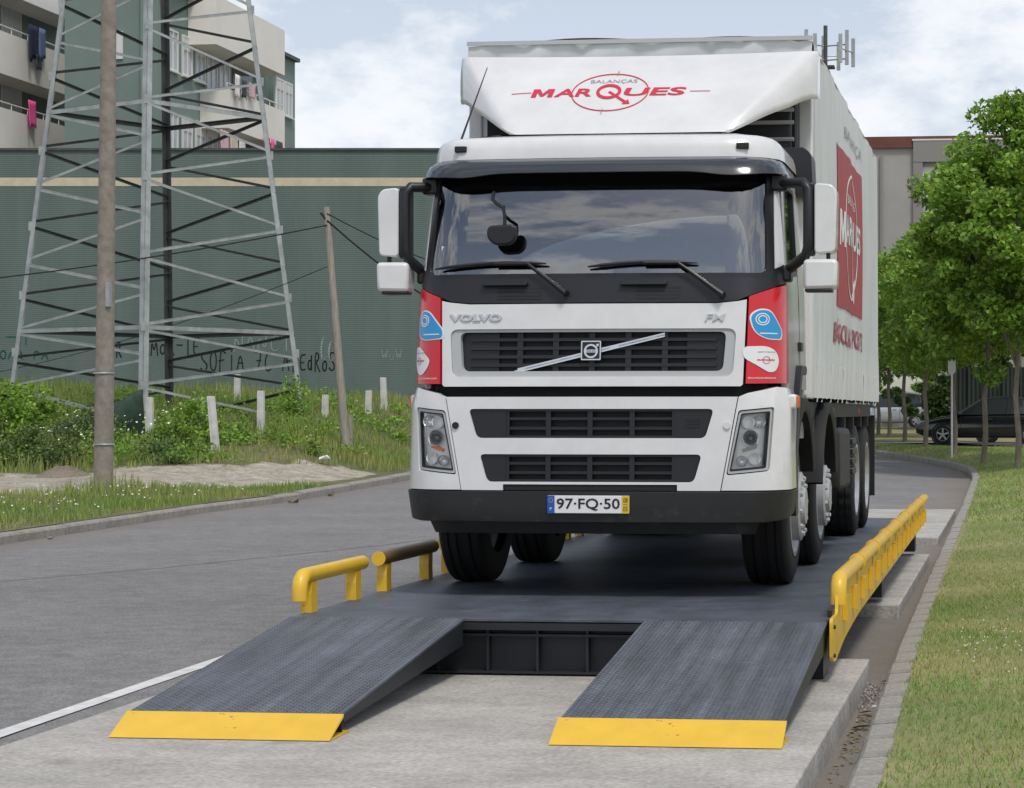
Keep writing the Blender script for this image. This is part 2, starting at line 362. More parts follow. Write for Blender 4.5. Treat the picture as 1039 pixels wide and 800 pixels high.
g=mobj('ground',[(-1500,-1500,-.6),(1500,-1500,-.6),(1500,1500,-.6),(-1500,1500,-.6)],[(0,1,2,3)],'soil'); tag(g,kind='structure')
road=grid('road',[0,.03,.06,.1,.2,.3,.4,.5,.6,.7,.8,.88,.92,.95,.97,.985,1],YS,lambda u,Y:(lambda X:(X,Y,roadZ(X,Y)))(kerbL(Y)+(kerbR(Y)-kerbL(Y))*u),'asphalt'); tag(road,kind='structure')
at=road.data.attributes.new('dust','FLOAT','POINT'); at.data.foreach_set('value',[max(sstep(1.0,.0,kerbR(v.co.y)-v.co.x),.8*sstep(.8,.0,v.co.x-kerbL(v.co.y))) for v in road.data.vertices])
def dusty(m):
    t=m.node_tree; b=t.nodes['Principled BSDF']; a=t.nodes.new('ShaderNodeAttribute'); a.attribute_name='dust'; n=t.nodes.new('ShaderNodeTexNoise'); n.inputs['Scale'].default_value=2.2; n.inputs['Detail'].default_value=8
    tc=t.nodes.new('ShaderNodeTexCoord'); t.links.new(tc.outputs['Object'],n.inputs['Vector']); mu=t.nodes.new('ShaderNodeMath'); mu.operation='MULTIPLY'; t.links.new(a.outputs['Fac'],mu.inputs[0]); t.links.new(n.outputs['Fac'],mu.inputs[1]); m2=t.nodes.new('ShaderNodeMath'); m2.operation='MULTIPLY'; m2.inputs[1].default_value=1.3; m2.use_clamp=True; t.links.new(mu.outputs[0],m2.inputs[0])
    mx=t.nodes.new('ShaderNodeMixRGB'); mx.inputs[2].default_value=(.215,.18,.14,1); old=b.inputs['Base Color'].links[0].from_socket; t.links.new(m2.outputs[0],mx.inputs[0]); t.links.new(old,mx.inputs[1]); t.links.new(mx.outputs[0],b.inputs['Base Color'])
dusty(M['asphalt'])
# long faint crack seals and lane line
def ribbon(name,pts,w,mat,dz,zf=roadZ):
    v=[];f=[]
    for i,(x,y) in enumerate(pts):
        ww=w if not callable(w) else w(i)
        v+= [(x-ww/2,y,zf(x-ww/2,y)+dz),(x+ww/2,y,zf(x+ww/2,y)+dz)]
        if i: f.append((2*i-2,2*i-1,2*i+1,2*i))
    return mobj(name,v,f,mat)
ln=ribbon('lane_marking',[(interp(y,[(4,-4.55),(9.8,-4.79),(12.8,-4.88),(60,-5.6)]),y) for y in [2+.5*i for i in range(70)]],.105,'paintwhite',.004); tag(ln,kind='structure')
for pts,w_,lab in (([(-11.5,14),(-10.6,15.6),(-9.4,17.9),(-8.3,20.5),(-7.4,23.5),(-6.6,27),(-6.0,31)],.022,'a'),):
    q=[]
    for (xa,ya),(xb,yb) in zip(pts,pts[1:]):
        for k in range(10): t=k/10; q.append((xa+(xb-xa)*t+rnd.uniform(-.03,.03),ya+(yb-ya)*t))
    o=ribbon('road_crack',q,w_,'tarseal',.003); tag(o,kind='structure')
# verge on the left: rises towards the long wall
def vergeL(X,Y):
    d=kerbL(Y)-.16-X
    h=interp(Y,[(20,.16),(31,.2),(36,.25),(38.5,.33),(41,.58),(43,.82),(46,1.06),(50.5,1.38),(54.5,1.68),(60,1.92),(80,2.1)])+max(0,-21-X)*.03
    zk=rise(Y)+.11
    b=.03*math.sin(X*1.7+Y*.9)+.02*math.sin(Y*2.3-X)
    return zk+(max(h,zk)-zk)*sstep(.1,3.4,d)+b*sstep(.1,1.5,d)
us=[0,.2,.5,1,1.5,2,2.5,3,3.5,4,4.5,5,5.5,6,7,8,9,10,12,14,17,20,25,35,60,120]
YL=[-30,-10,0]+[4+1.0*i for i in range(62)]+[70,80,100,140]
vl=grid('verge',us,YL,lambda u,Y:(lambda X:(X,Y,vergeL(X,Y)))(kerbL(Y)-.14-u),None); tag(vl,kind='structure')
def vergemat(green,dirt,strip):
    m=pm('verge_ground',green,.95,nz=(.5,.3),col2=dirt,bump=(12,.5)); t=m.node_tree; b=t.nodes['Principled BSDF']
    if strip:
        at=t.nodes.new('ShaderNodeAttribute'); at.attribute_name='dirt'; n=t.nodes.new('ShaderNodeTexNoise'); n.inputs['Scale'].default_value=1.1; n.inputs['Detail'].default_value=9
        tc=t.nodes.new('ShaderNodeTexCoord'); t.links.new(tc.outputs['Object'],n.inputs['Vector'])
        a=t.nodes.new('ShaderNodeMath'); a.operation='ADD'; t.links.new(at.outputs['Fac'],a.inputs[0]); t.links.new(n.outputs['Fac'],a.inputs[1])
        rp=t.nodes.new('ShaderNodeValToRGB'); rp.color_ramp.elements[0].position=.78; rp.color_ramp.elements[1].position=.95; t.links.new(a.outputs[0],rp.inputs[0])
        mx=t.nodes.new('ShaderNodeMixRGB'); old=b.inputs['Base Color'].links[0].from_socket; t.links.new(rp.outputs[0],mx.inputs[0]); t.links.new(old,mx.inputs[1])
        n3=t.nodes.new('ShaderNodeTexNoise'); n3.inputs['Scale'].default_value=3; n3.inputs['Detail'].default_value=9; t.links.new(tc.outputs['Object'],n3.inputs['Vector'])
        rp3=t.nodes.new('ShaderNodeValToRGB'); rp3.color_ramp.elements[0].color=(.27,.235,.185,1); rp3.color_ramp.elements[1].color=(.42,.375,.30,1); rp3.color_ramp.elements[0].position=.3; rp3.color_ramp.elements[1].position=.7
        t.links.new(n3.outputs['Fac'],rp3.inputs[0]); t.links.new(rp3.outputs[0],mx.inputs[2]); t.links.new(mx.outputs[0],b.inputs['Base Color'])
    return m
vl.data.materials.append(grain(vergemat((.075,.10,.030),(.17,.14,.07),True),14,.28,(2.5,.15,6)))
def dirtmask(X,Y):
    # a vehicle track between the roadside weeds and the tower plot
    lo=interp(X,[(-30,28.5),(-20,29.8),(-17,30.6),(-15.4,32.4),(-13.2,39.0)]); hi=interp(X,[(-30,36),(-20,37.6),(-17,38.8),(-15.4,40.0),(-13.2,43.5)])
    return sstep(-.6,.3,Y-lo)*sstep(-.6,.3,hi-Y)*sstep(.35,.9,kerbL(Y)-X)
# dense attribute grid over the track region so its edge is soft
at=vl.data.attributes.new('dirt','FLOAT','POINT'); at.data.foreach_set('value',[dirtmask(v.co.x,v.co.y) for v in vl.data.vertices])
# verge on the right: lawn strip with the tree row, then a side street
def vergeR(X,Y):
    k=kerbR(Y)+.14; zk=rise(Y)-.03
    h=interp(Y,[(0,0),(36,.04),(44,.17),(48,.24),(53,.32),(58,.42),(63,.46),(68,.50),(73,.53),(78,.66),(97,.8),(130,.9)])
    d=X-k
    return zk+(h-zk)*sstep(0,1.2,d)+.02*math.sin(X*2+Y*.8)*sstep(0,1,d)
usr=[0,.12,.3,.5,.75,1,1.4,2,3,4,6,9,14,20,35,60]
vr=grid('lawn',usr,[-30,-10,0]+[4+.8*i for i in range(110)]+[95,105,120,140],lambda u,Y:(lambda X:(X,Y,vergeR(X,Y)))(kerbR(Y)+.135+u),vergemat((.16,.18,.06),(.34,.29,.14),False)); tag(vr,kind='structure')
# side street behind the tree row
def streetC(X): return interp(X,[(-12,74),(-6,71.5),(0,69.3),(6,67.6),(30,62)])
v=[];f=[]
for i in range(43):
    x=-12+i; c=streetC(x)
    for j,dy in enumerate((-3.1-2.2*sstep(-3.5,0,x),-1.5,0,1.5,3.1)):
        v.append((x,c+dy,vergeR(x,c)+.03))
        if i and j: n=len(v)-1; f.append((n-6,n-1,n,n-5))
ss=mobj('side_street',v,f,'asphalt',None,60); tag(ss,kind='structure')
# kerbs
def kerbrow(name,fn,y0,y1,L,prof,mat,label=None):
    root=empty(name); tag(root,kind='structure')
    y=y0; i=0; meshes={}
    while y<y1:
        x0,x1=fn(y),fn(y+L); zb=roadZ(fn(y+.5*L),y+.5*L); ang=math.atan2(x1-x0,L)
        key=i%5
        if key not in meshes:
            g=rnd.uniform(.002,.006); j=rnd.uniform(-.002,.002)
            mb=MB(); pts=[(px,pz+(j if pz>0 else 0)) for px,pz in prof]
            mb.prism(pts,lambda a,b:(a,g,b),lambda a,b:(a,L-g,b)); o=mb.build('kerb_stone',mat,root); meshes[key]=o.data
            md=None
        else:
            o=bpy.data.objects.new('kerb_stone',meshes[key]); COL.objects.link(o); o.parent=root
        o.location=(x0+rnd.uniform(-.004,.004),y,zb+rnd.uniform(-.003,.003)); o.rotation_euler=(rise(y+L)/L-rise(y)/L if L else 0,0,-ang+rnd.uniform(-.003,.003))
        y+=L; i+=1
    return root
kerbrow('kerb_right',kerbR,5.0,76,.52,[(0,-.2),(.14,-.2),(.14,.135),(.02,.125),(0,.105)],'kerb')
kerbrow('kerb_left',kerbL,14,64,1.5,[(0,-.2),(0,.09),(-.02,.115),(-.17,.125),(-.17,-.2)],'kerb')
# concrete slab under the near ramps (flush with the road on the left, a step on the right) and the supports further on
def slab(name,x0,x1,y0,y1,z1,z0):
    b=MB().box(x0,x1,y0,y1,z0,z1).build(name,'concrete',None,0,.012); tag(b,kind='structure'); return b
slab('concrete_slab',-4.57,-.885,5.5,13.25,0.0,-.4)
slab('concrete_support',-2.0,-.93,17.45,23.7,-.04,-.4)
slab('concrete_support',-4.4,-.95,27.0,34.8,-.05,-.4)

# ------------------------------------------------------------------ weighbridge
DZ=.325; X0,X1=-4.165,-1.055; Y0,Y1=12.15,24.2
wb=empty('weighbridge',((X0+X1)/2,(Y0+Y1)/2,0)); tag(wb,'dark blue-grey steel weighbridge deck with yellow guard rails carrying the truck','weighbridge')
wb.location=(0,0,0)
ends=[12.15,15.1,18.1,21.1,24.2]
for a,b in zip(ends,ends[1:]): box('deck_plate',X0,X1,a+.006,b-.006,DZ-.012,DZ,'steel',wb)
box('side_beam',X0+.02,X0+.14,Y0+.02,Y1-.02,.02,DZ-.016,'beam',wb)
box('side_beam',X1-.14,X1-.02,Y0+.02,Y1-.02,.21,DZ-.016,'beam',wb)
for yk in (12.2,17.6,23.4):
    for xk in (X0+.02,X1-.14): box('bearing_foot',xk+.002,xk+.118,yk,yk+.32,0.002,.30 if xk<-3 else .209,'beam',wb)
fb=box('end_beam',X0+.15,X1-.15,Y0+.10,Y0+.13,.015,DZ-.016,'beam',wb)
box('flange',X0+.15,X1-.15,Y0+.03,Y0+.098,DZ-.10,DZ-.085,'beam',fb); box('flange',X0+.15,X1-.15,Y0+.03,Y0+.098,.012,.026,'beam',fb)
for i in range(10):
    x=X0+.28+i*.29; box('stiffener',x,x+.014,Y0+.035,Y0+.098,.027,DZ-.102,'beam',fb); box('stiffener',x,x+.014,Y0+.035,Y0+.098,DZ-.084,DZ-.018,'beam',fb)
box('hinge_bar',-3.16,-2.1,Y0-.012,Y0+.02,DZ-.06,DZ-.02,'beam',wb)
for i in range(5): box('cross_beam',X0+.16,X1-.16,14.6+2*i,14.75+2*i,.03,DZ-.02,'beam',wb)
# guard rails, left: tube on pairs of posts
def rail(xc,ya,yb,first,mat='yellow'):
    r=.046; zc=.545; mb=MB()
    path=[(xc,ya+.02,zc)] if not first else [(xc,ya-.02,.405),(xc,ya-.02,.47),(xc,ya-.008,.515),(xc,ya+.035,.543),(xc,ya+.09,zc)]
    path+=[(xc,(ya+yb)/2,zc),(xc,yb,zc)]
    mb.tube(path,r,18); o=mb.build('guard_rail',mat,wb,50); return o
def railposts(o,xc,ys):
    for y in ys:
        pl=MB(); pl.prism([(-.055,DZ),(.055,DZ),(.045,.40),(.05,.505),(-.05,.505),(-.06,.43)],lambda a,b:(xc-.034,y+a,b),lambda a,b:(xc+.034,y+a,b)); pl.build('post','yellow',o)
for i in range(8):
    ya=12.34+1.54*i if i<2 else 13.88+1.62*(i-1); yb=ya+(1.2 if i==0 else 1.36)
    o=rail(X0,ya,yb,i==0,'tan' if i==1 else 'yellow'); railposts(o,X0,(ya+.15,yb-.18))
    if i==1: MB().lathe([(-.001,0),(-.001,.0465),(.012,.0465)],(X0,ya+.02,.545),'y',18).build('end_cap','yellow',o)
    yr=12.34+1.5*i; ob=rail(X1+.045,yr+.12,yr+1.60 if i<7 else yr+1.45,i==0)
    if i: MB().tube([(X1+.045,yr+.085,.545),(X1+.045,yr+.14,.545)],.056,18).build('sleeve','yellow',ob,50)
# right-hand skirt plate with a rounded near end and its tabs
sk=MB(); poly=rpoly([(12.0,.13),(12.2,.10),(12.8,.165),(14.0,.21),(24.2,.27),(24.2,.53),(12.42,.53),(12.36,.36),(12.0,.36)],[.03,.10,.3,.3,0,0,.05,.03,.03])
sk.prism(poly,lambda a,b:(X1+.03,a,b),lambda a,b:(X1+.048,a,b)); sko=sk.build('skirt_plate','yellow',wb)
for i in range(16):
    y=12.7+.75*i; box('tab',X1+.049,X1+.078,y,y+.11,.29,.43,'yellow',sko)
for i in range(1,8): box('plate_joint',X1+.0485,X1+.056,12.34+1.5*i,12.375+1.5*i,.24+.006*i,.50,'yellow',sko)
for z in (.15,.31): MB().lathe([(0,0),(0,.012),(.012,.012),(.012,0)],(X1+.048,12.07,z),'x',8).build('bolt','beam',sko)
box('latch',X1+.0,X1+.028,12.20,12.34,.35,.39,'beam',wb)
skl=MB().box(X0-.02,X0-.004,Y0+.03,Y1,.08,DZ-.02).build('skirt_plate','yellow',wb)

# ramps (one top-level thing each)
def ramp(x0,x1,label):
    root=empty('ramp',((x0+x1)/2,9.65,0)); tag(root,label,'ramp','steel ramps up to the weighbridge')
    cx=(x0+x1)/2; w=(x1-x0)/2; ya,za=.225,.098; yb,zb=2.49,DZ+.003
    L=math.hypot(yb-ya,zb-za); ty,tz=(yb-ya)/L,(zb-za)/L
    def mp(u,v,o): return (u,ya+v*ty-o*tz,za+v*tz+o*ty)
    pl=MB(); pl.prism([(-w,0),(w,0),(w,L),(-w,L)],lambda a,b:mp(a,b,-.012),lambda a,b:mp(a,b,0)); pl.build('ramp_plate','tread',root)
    vs=[];fs=[]
    nx=int(2*w/.0225); ny=int(L/.0225)
    for j in range(ny):
        for i in range(nx):
            u=-w+.012+i*.0225; v_=.012+j*.0225; a=R(45) if (i+j)%2 else R(-45)
            c,s=math.cos(a),math.sin(a); l,b=.012,.0046; n=len(vs)
            for (p,q,h) in ((l,0,.0002),(0,b,.0002),(-l,0,.0002),(0,-b,.0002),(l*.45,0,.0038),(-l*.45,0,.0038)):
                vs.append(mp(u+p*c-q*s,v_+p*s+q*c,h))
            fs+=[(n,n+1,n+4),(n+1,n+5,n+4),(n+1,n+2,n+5),(n+2,n+3,n+5),(n+3,n+4,n+5),(n+3,n,n+4)]
    t=mobj('tread_pattern',vs,fs,'tread',root); tag(t,kind='stuff')
    for sx in (-1,1):
        sp=MB(); xa=sx*(w-.003); xb=sx*(w-.018)
        sp.prism([(.03,-.014),(L-.02,-.014),(L-.02,-.15),(.55,-.075),(.03,-.05)],lambda a,b:(xa,)+mp(0,a,b)[1:],lambda a,b:(xb,)+mp(0,a,b)[1:]); sp.build('side_plate','beam',root)
    for k in range(3):
        x=-w+.25+k*(2*w-.5)/2; MB().bar(mp(x,.1,-.05),mp(x,L-.05,-.05),.03,.06).build('rib','beam',root)
    # toe: hollow yellow wedge, open at its ends
    toe=MB(); toe.prism([(0,0),(.012,0),(.215,.078),(.215,.094)],lambda a,b:(-w-.012,a,b+.004),lambda a,b:(w+.012,a,b+.004)); to=toe.build('toe_plate','yellow',root)
    bp=MB().box(-w-.012,w+.012,.014,.30,.002,.010).build('base_strip','yellow',to)
    for sx in (-1,1):
        MB().prism([(.03,.012),(.22,.012),(.22,.088)],lambda a,b:(sx*(w-.10),a,b),lambda a,b:(sx*(w-.085),a,b)).build('gusset','yellow',to)
    MB().box(-w,w,.222,.232,.012,.094).build('back_plate','beam',to)
    return root
ramp(-4.165,-3.135,'diamond-plate steel ramp with yellow toe, the one beside the white road line')
ramp(-2.09,-1.05,'diamond-plate steel ramp with yellow toe and worn streaks, nearer the grass kerb')
# ------------------------------------------------------------------ truck
TK=empty('box_truck',(-2.68,13.52,DZ)); tag(TK,'white four-axle box truck with red corner panels parked on the weighbridge','truck')
def hw(z): return interp(z,[(.4,1.20),(.69,1.245),(1.28,1.235),(1.34,1.205),(1.95,1.20),(2.85,1.145),(3.05,1.12)])
def base(z): return -(.024*math.sin(math.pi*(z-2.03)/.77) if 2.03<z<2.8 else 0)+interp(z,[(.4,.05),(.5,.0),(.69,.0),(1.28,.02),(1.35,.03),(1.9,.09),(2.03,.12),(2.8,.33),(3.05,.42)])
def geo(z): h=hw(z); return h,.74*h,.26*h
def cs(s,z):
    """unrolled cab section: distance s from the middle round the corner to the side -> x,y and outward normal"""
    sg=1 if s>=0 else -1; s=abs(s); h,a,r=geo(z); b=base(z); q=math.pi*r/2
    if s<a: x=s; y=b+.035*(s/a)**2; n=(.07*s/a/a,-1)
    elif s<a+q: t=(s-a)/r; x=a+r*math.sin(t); y=b+.035+r*(1-math.cos(t)); n=(math.sin(t),-math.cos(t))
    else: x=h; y=b+.035+r+(s-a-q); n=(1,0)
    l=math.hypot(*n); return sg*x,y,sg*n[0]/l,n[1]/l
def cabmap(s,z,o): x,y,nx,ny=cs(s,z); return (x+nx*o,y+ny*o,z)
def sx(x,z):
    sg=1 if x>=0 else -1; x=abs(x); h,a,r=geo(z)
    return sg*(x if x<a else a+r*math.asin(min(1,(x-a)/r)))
def sy(y,z,sg=1): h,a,r=geo(z); return sg*(a+math.pi*r/2+(y-base(z)-.035-r))
def XZ(pts): return [(sx(x,z),z) for x,z in pts]
def mir(pts): return [(-u,v) for u,v in pts][::-1]
def seg(p,q,n):
    return [(p[0]+(q[0]-p[0])*k/n,p[1]+(q[1]-p[1])*k/n) for k in range(n)]
def cp(name,loops,o0,o1,mat,parent=TK,bevel=0,du=.06,dv=.2): return panel(name,loops,cabmap,o0,o1,mat,parent,du,dv,bevel)
# dark inner shell behind all front panels
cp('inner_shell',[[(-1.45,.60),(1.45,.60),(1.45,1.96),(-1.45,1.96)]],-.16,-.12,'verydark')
# bumper and its skirt
E_=sy(.62,.6)
bp_=cp('bumper',[rpoly([(-E_,.53),(-sx(1.1,.49),.487),(sx(1.1,.49),.487),(E_,.53),(E_,.682),(-E_,.682)],[.05,0,0,.05,0,0])],-.10,.022,'bumper',bevel=.012)
cp('lower_skirt',[XZ([(-1.09,.485),(-1.06,.41),(1.06,.41),(1.09,.485)])],-.12,-.035,'bumper',bevel=.008)
cp('bumper_slot',[XZ([(-.55,.688),(.55,.688),(.55,.722),(-.55,.722)])],-.05,.004,'verydark')
# lower white front panel with two grille openings
g2=[(-.715,.917),(.715,.917),(.665,.742),(-.665,.742)]; g1=[(-.79,1.205),(.79,1.205),(.735,1.02),(-.735,1.02)]
lf=[(-.940,1.282),(-.832,.688),(-.56,.688),(-.56,.726),(.56,.726),(.56,.688),(.832,.688),(.940,1.282)]
lfp=cp('lower_front_panel',[lf,rpoly(g1,.035),rpoly(g2,.035)],-.03,.012,'white',bevel=.006)
def grille(gp,zs,n,ztop,zbot):
    gr=cp('lower_grille',[rpoly([(x*1.01,z) for x,z in gp],.03)],-.075,-.05,'verydark')
    for sg in (-1,1):
        wx=.545; xo=gp[0][0]; xb=gp[3][0]
        wing=[(wx,ztop-.004),(-xo-.006,ztop-.004),(-xb-.006,zbot+.004),(wx,zbot+.004)]
        wing=rpoly(wing,[0,.03,.03,0]); cp('grille_wing',[wing if sg>0 else mir(wing)],-.03,-.002,'dark',gr)
    for z in zs: cp('slat',[[(-.54,z-.009),(.54,z-.009),(.54,z+.009),(-.54,z+.009)]],-.045,-.012,'dark',gr)
    for k in range(n+1):
        x=-.54+1.08*k/n; cp('mullion',[[(x-.016,zbot),(x+.016,zbot),(x+.016,ztop),(x-.016,ztop)]],-.048,-.006,'dark',gr)
    for z in (zbot+.008,ztop-.008): cp('grille_frame',[[(-.54,z-.008),(.54,z-.008),(.54,z+.008),(-.54,z+.008)]],-.05,-.003,'dark',gr)
    return gr
ga=grille(g1,(1.143,1.082),4,1.205,1.02); grille(g2,(.859,.80),4,.917,.742)
for k in range(3): cp('vent_slot',[[(.61,1.085+.022*k),(.70,1.085+.022*k),(.70,1.096+.022*k),(.61,1.096+.022*k)]],-.004,.0015,'verydark',ga)
# corner panels with headlights
def corner(sg):
    hl=[(-1.155,1.218),(-.945,1.196),(-.868,.785),(-1.13,.812)]
    hole=rpoly(XZ(hl),.02,3)
    seam=[(-.958,1.282),(-.856,.69)]
    top=[(-sy(.50,1.28),1.285),(-sx(1.18,1.30),1.30)]
    out=XZ(seam)[::-1]
    outer=[(-sy(.62,.69),.69)]+XZ([(-.838,.69),(-.946,1.282)])+[(-sx(1.0,1.31),1.305),(-sx(1.16,1.35),1.345),(-sy(.62,1.33),1.335)]
    L1=[outer,hole]
    if sg>0: L1=[mir(l) for l in L1]
    c=cp('corner_panel',L1,-.03,.010,'white',bevel=.006)
    h=MB(); hd=empty('headlight'); hd.parent=TK
    bz=[rpoly(XZ([(-1.148,1.210),(-.95,1.19),(-.874,.793),(-1.124,.818)]),.02,3),rpoly(XZ([(-1.132,1.186),(-.965,1.170),(-.894,.816),(-1.108,.838)]),.012,3)]
    if sg>0: bz=[mir(l) for l in bz]
    cp('bezel',bz,-.04,.002,'greyframe',hd); 
    rim=[rpoly(XZ([(-1.136,1.192),(-.962,1.176),(-.889,.810),(-1.112,.832)]),.012,3),rpoly(XZ([(-1.128,1.182),(-.969,1.167),(-.899,.822),(-1.104,.843)]),.01,3)]
    if sg>0: rim=[mir(l) for l in rim]
    cp('seal',rim,-.03,.004,'black',hd)
    bk=rpoly(XZ([(-1.136,1.19),(-.963,1.174),(-.89,.812),(-1.11,.834)]),.01,2)
    cp('housing',[bk if sg<0 else mir(bk)],-.05,-.042,'reflector',hd)
    def lamp(x,z,r,mat):
        X,Y,nx,ny=cs(sx(x*-sg*-1,z) if False else sx(sg*abs(x),z),z); m_=MB()
        prof=[(-.040,r*.35),(-.038,r*.5),(-.026,r*.8),(-.014,r),(-.012,r*1.12),(-.036,r*1.15)]
        base_=len(m_.v); axis=Vector((nx*.35,-1,0)).normalized(); u=axis.cross(Vector((0,0,1))).normalized(); w=Vector((0,0,1)); n=20
        for k in range(n):
            t=2*math.pi*k/n
            for a_,rr in prof: m_.v.append(tuple(Vector((X,Y,z))+axis*a_+u*rr*math.cos(t)+w*rr*math.sin(t)))
        for k in range(n):
            for i in range(len(prof)-1): m_.f.append((k*6+i,k*6+i+1,((k+1)%n)*6+i+1,((k+1)%n)*6+i))
        m_.f.append(tuple(k*6 for k in range(n))); return m_.build('lamp',mat,hd,40)
    lamp(1.075,1.125,.034,'chrome'); lamp(1.005,1.12,.036,'reflector'); lamp(1.02,1.02,.046,'chrome'); lamp(1.02,1.02,.026,'pane'); lamp(1.045,.888,.034,'reflector'); lamp(.965,.875,.030,'chrome')
    strip=XZ([(-1.07,.955),(-.975,.93),(-.97,.95),(-1.072,.985)]); cp('turn_lamp',[strip if sg<0 else mir(strip)],-.05,-.03,'orange' if sg<0 else 'pale',hd)
    ln_=rpoly(XZ([(-1.130,1.184),(-.967,1.169),(-.897,.820),(-1.106,.841)]),.01,2)
    cp('lens',[ln_ if sg<0 else mir(ln_)],-.008,-.004,'lens',hd)
    # side marker lamp on a white mount
    mk=MB().box(sg*1.19,sg*1.275,.40,.56,1.205,1.30).build('marker_mount','white',TK,0,.015)
    box('marker_lamp',sg*1.276-.0,sg*1.288,.42,.54,1.215,1.29,'orange',mk,.004)
    # plug / seam
    X,Y,nx,ny=cs(sg*.875,1.1); MB().lathe([(-.02,.0),(-.02,.022),(0,.022),(0,0)],(X,Y-.004,1.10),'y',16).build('tow_plug','black' if sg<0 else 'white',TK,30)
corner(-1); corner(1)
# upper grille panel
go=[(-.925,1.715),(.925,1.715),(.905,1.41),(-.905,1.41)]; gi=[(-.862,1.695),(.862,1.695),(.843,1.445),(-.843,1.445)]
up=[(-.985,1.90),(-.93,1.888),(-.80,1.875),(.80,1.875),(.93,1.888),(.985,1.90),(.968,1.36),(.955,1.348),(-.955,1.348),(-.968,1.36)]
cp('grille_panel',[XZ(up),rpoly(go,.055)],-.03,.012,'white',bevel=.007)
def gmap(u,v,o): return cabmap(u,v,o)
fr=panel('grille_surround',[rpoly([(x*.998,z) for x,z in go],.053),rpoly(gi,.045)],gmap,-.05,.000,'greyframe',TK,.06,.2,.010)
mg=cp('main_grille',[rpoly([(x*1.02,z+(.01 if z>1.6 else -.01)) for x,z in gi],.03)],-.075,-.06,'verydark')
for z in (1.648,1.593,1.538,1.485): cp('slat',[[(-.80,z-.010),(.80,z-.010),(.80,z+.010),(-.80,z+.010)]],-.058,-.026,'dark',mg)
for k in (-2,-1,0,1,2): x=k*.235; cp('mullion',[[(x-.019,1.44),(x+.019,1.44),(x+.019,1.70),(x-.019,1.70)]],-.058,-.030,'dark',mg)
for sg in (-1,1):
    w_=[(.61,1.44),(.862,1.44),(.862,1.70),(.61,1.70)]; w_=rpoly(w_,[0,.03,.03,0]); cp('grille_wing',[w_ if sg>0 else mir(w_)],-.057,-.042,'dark',mg)
    for z in (1.648,1.593,1.538,1.485):
        q=[(.61,z-.006),(.78,z-.002),(.78,z+.002),(.61,z+.006)]; cp('wing_rib',[q if sg>0 else mir(q)],-.04,-.028,'black',mg)
for d in (0,.028): # double diagonal bar
    a=(-.50,1.445-.000+d*.55-.006); b=(.47,1.69+d*.3-.018); t=.009
    bar=[(a[0]+d*.8,a[1]-t),(b[0]-d*0,b[1]-t),(b[0],b[1]+t),(a[0]+d*.8,a[1]+t)]
    cp('diagonal_bar',[bar],-.03,-.006,'chrome',mg)
bsc=lambda l:[(u*.82,1.575+(v-1.575)*.82) for u,v in l]
bd=cp('badge',[bsc(rpoly([(-.078,1.502),(.078,1.502),(.078,1.652),(-.078,1.652)],.008,2))],-.03,.000,'black',mg)
cp('badge_frame',[bsc(rpoly([(-.078,1.502),(.078,1.502),(.078,1.652),(-.078,1.652)],.008,2)),bsc(rpoly([(-.069,1.511),(.069,1.511),(.069,1.643),(-.069,1.643)],.006,2))],0,.006,'chrome',bd)
cp('badge_ring',[bsc(l) for l in ring2d(0,1.572,.055,.055,.014,32)],0,.008,'chrome',bd)
cp('badge_arrow',[bsc([(.034,1.602),(.046,1.614),(.040,1.626),(.062,1.630),(.058,1.606),(.052,1.612),(.040,1.598)])],0,.009,'chrome',bd)
cp('badge_band',[bsc([(-.052,1.561),(.052,1.561),(.052,1.583),(-.052,1.583)])],0,.007,'chrome',bd)
textmesh('badge_lettering','VOLVO',.06,.011,lambda u,v,o:cabmap(u,1.5725+v,o),'black',bd,.02,0,.0085)
textmesh('raised_lettering','VOLVO',.345,.047,lambda u,v,o:cabmap(-.755+u,1.79+v,o),'lettergrey',TK,.045,0,.014,.008)
textmesh('raised_lettering','FM',.13,.045,lambda u,v,o:cabmap(.79+u,1.785+v,o),'lettergrey',TK,.01,.2,.014,.008)
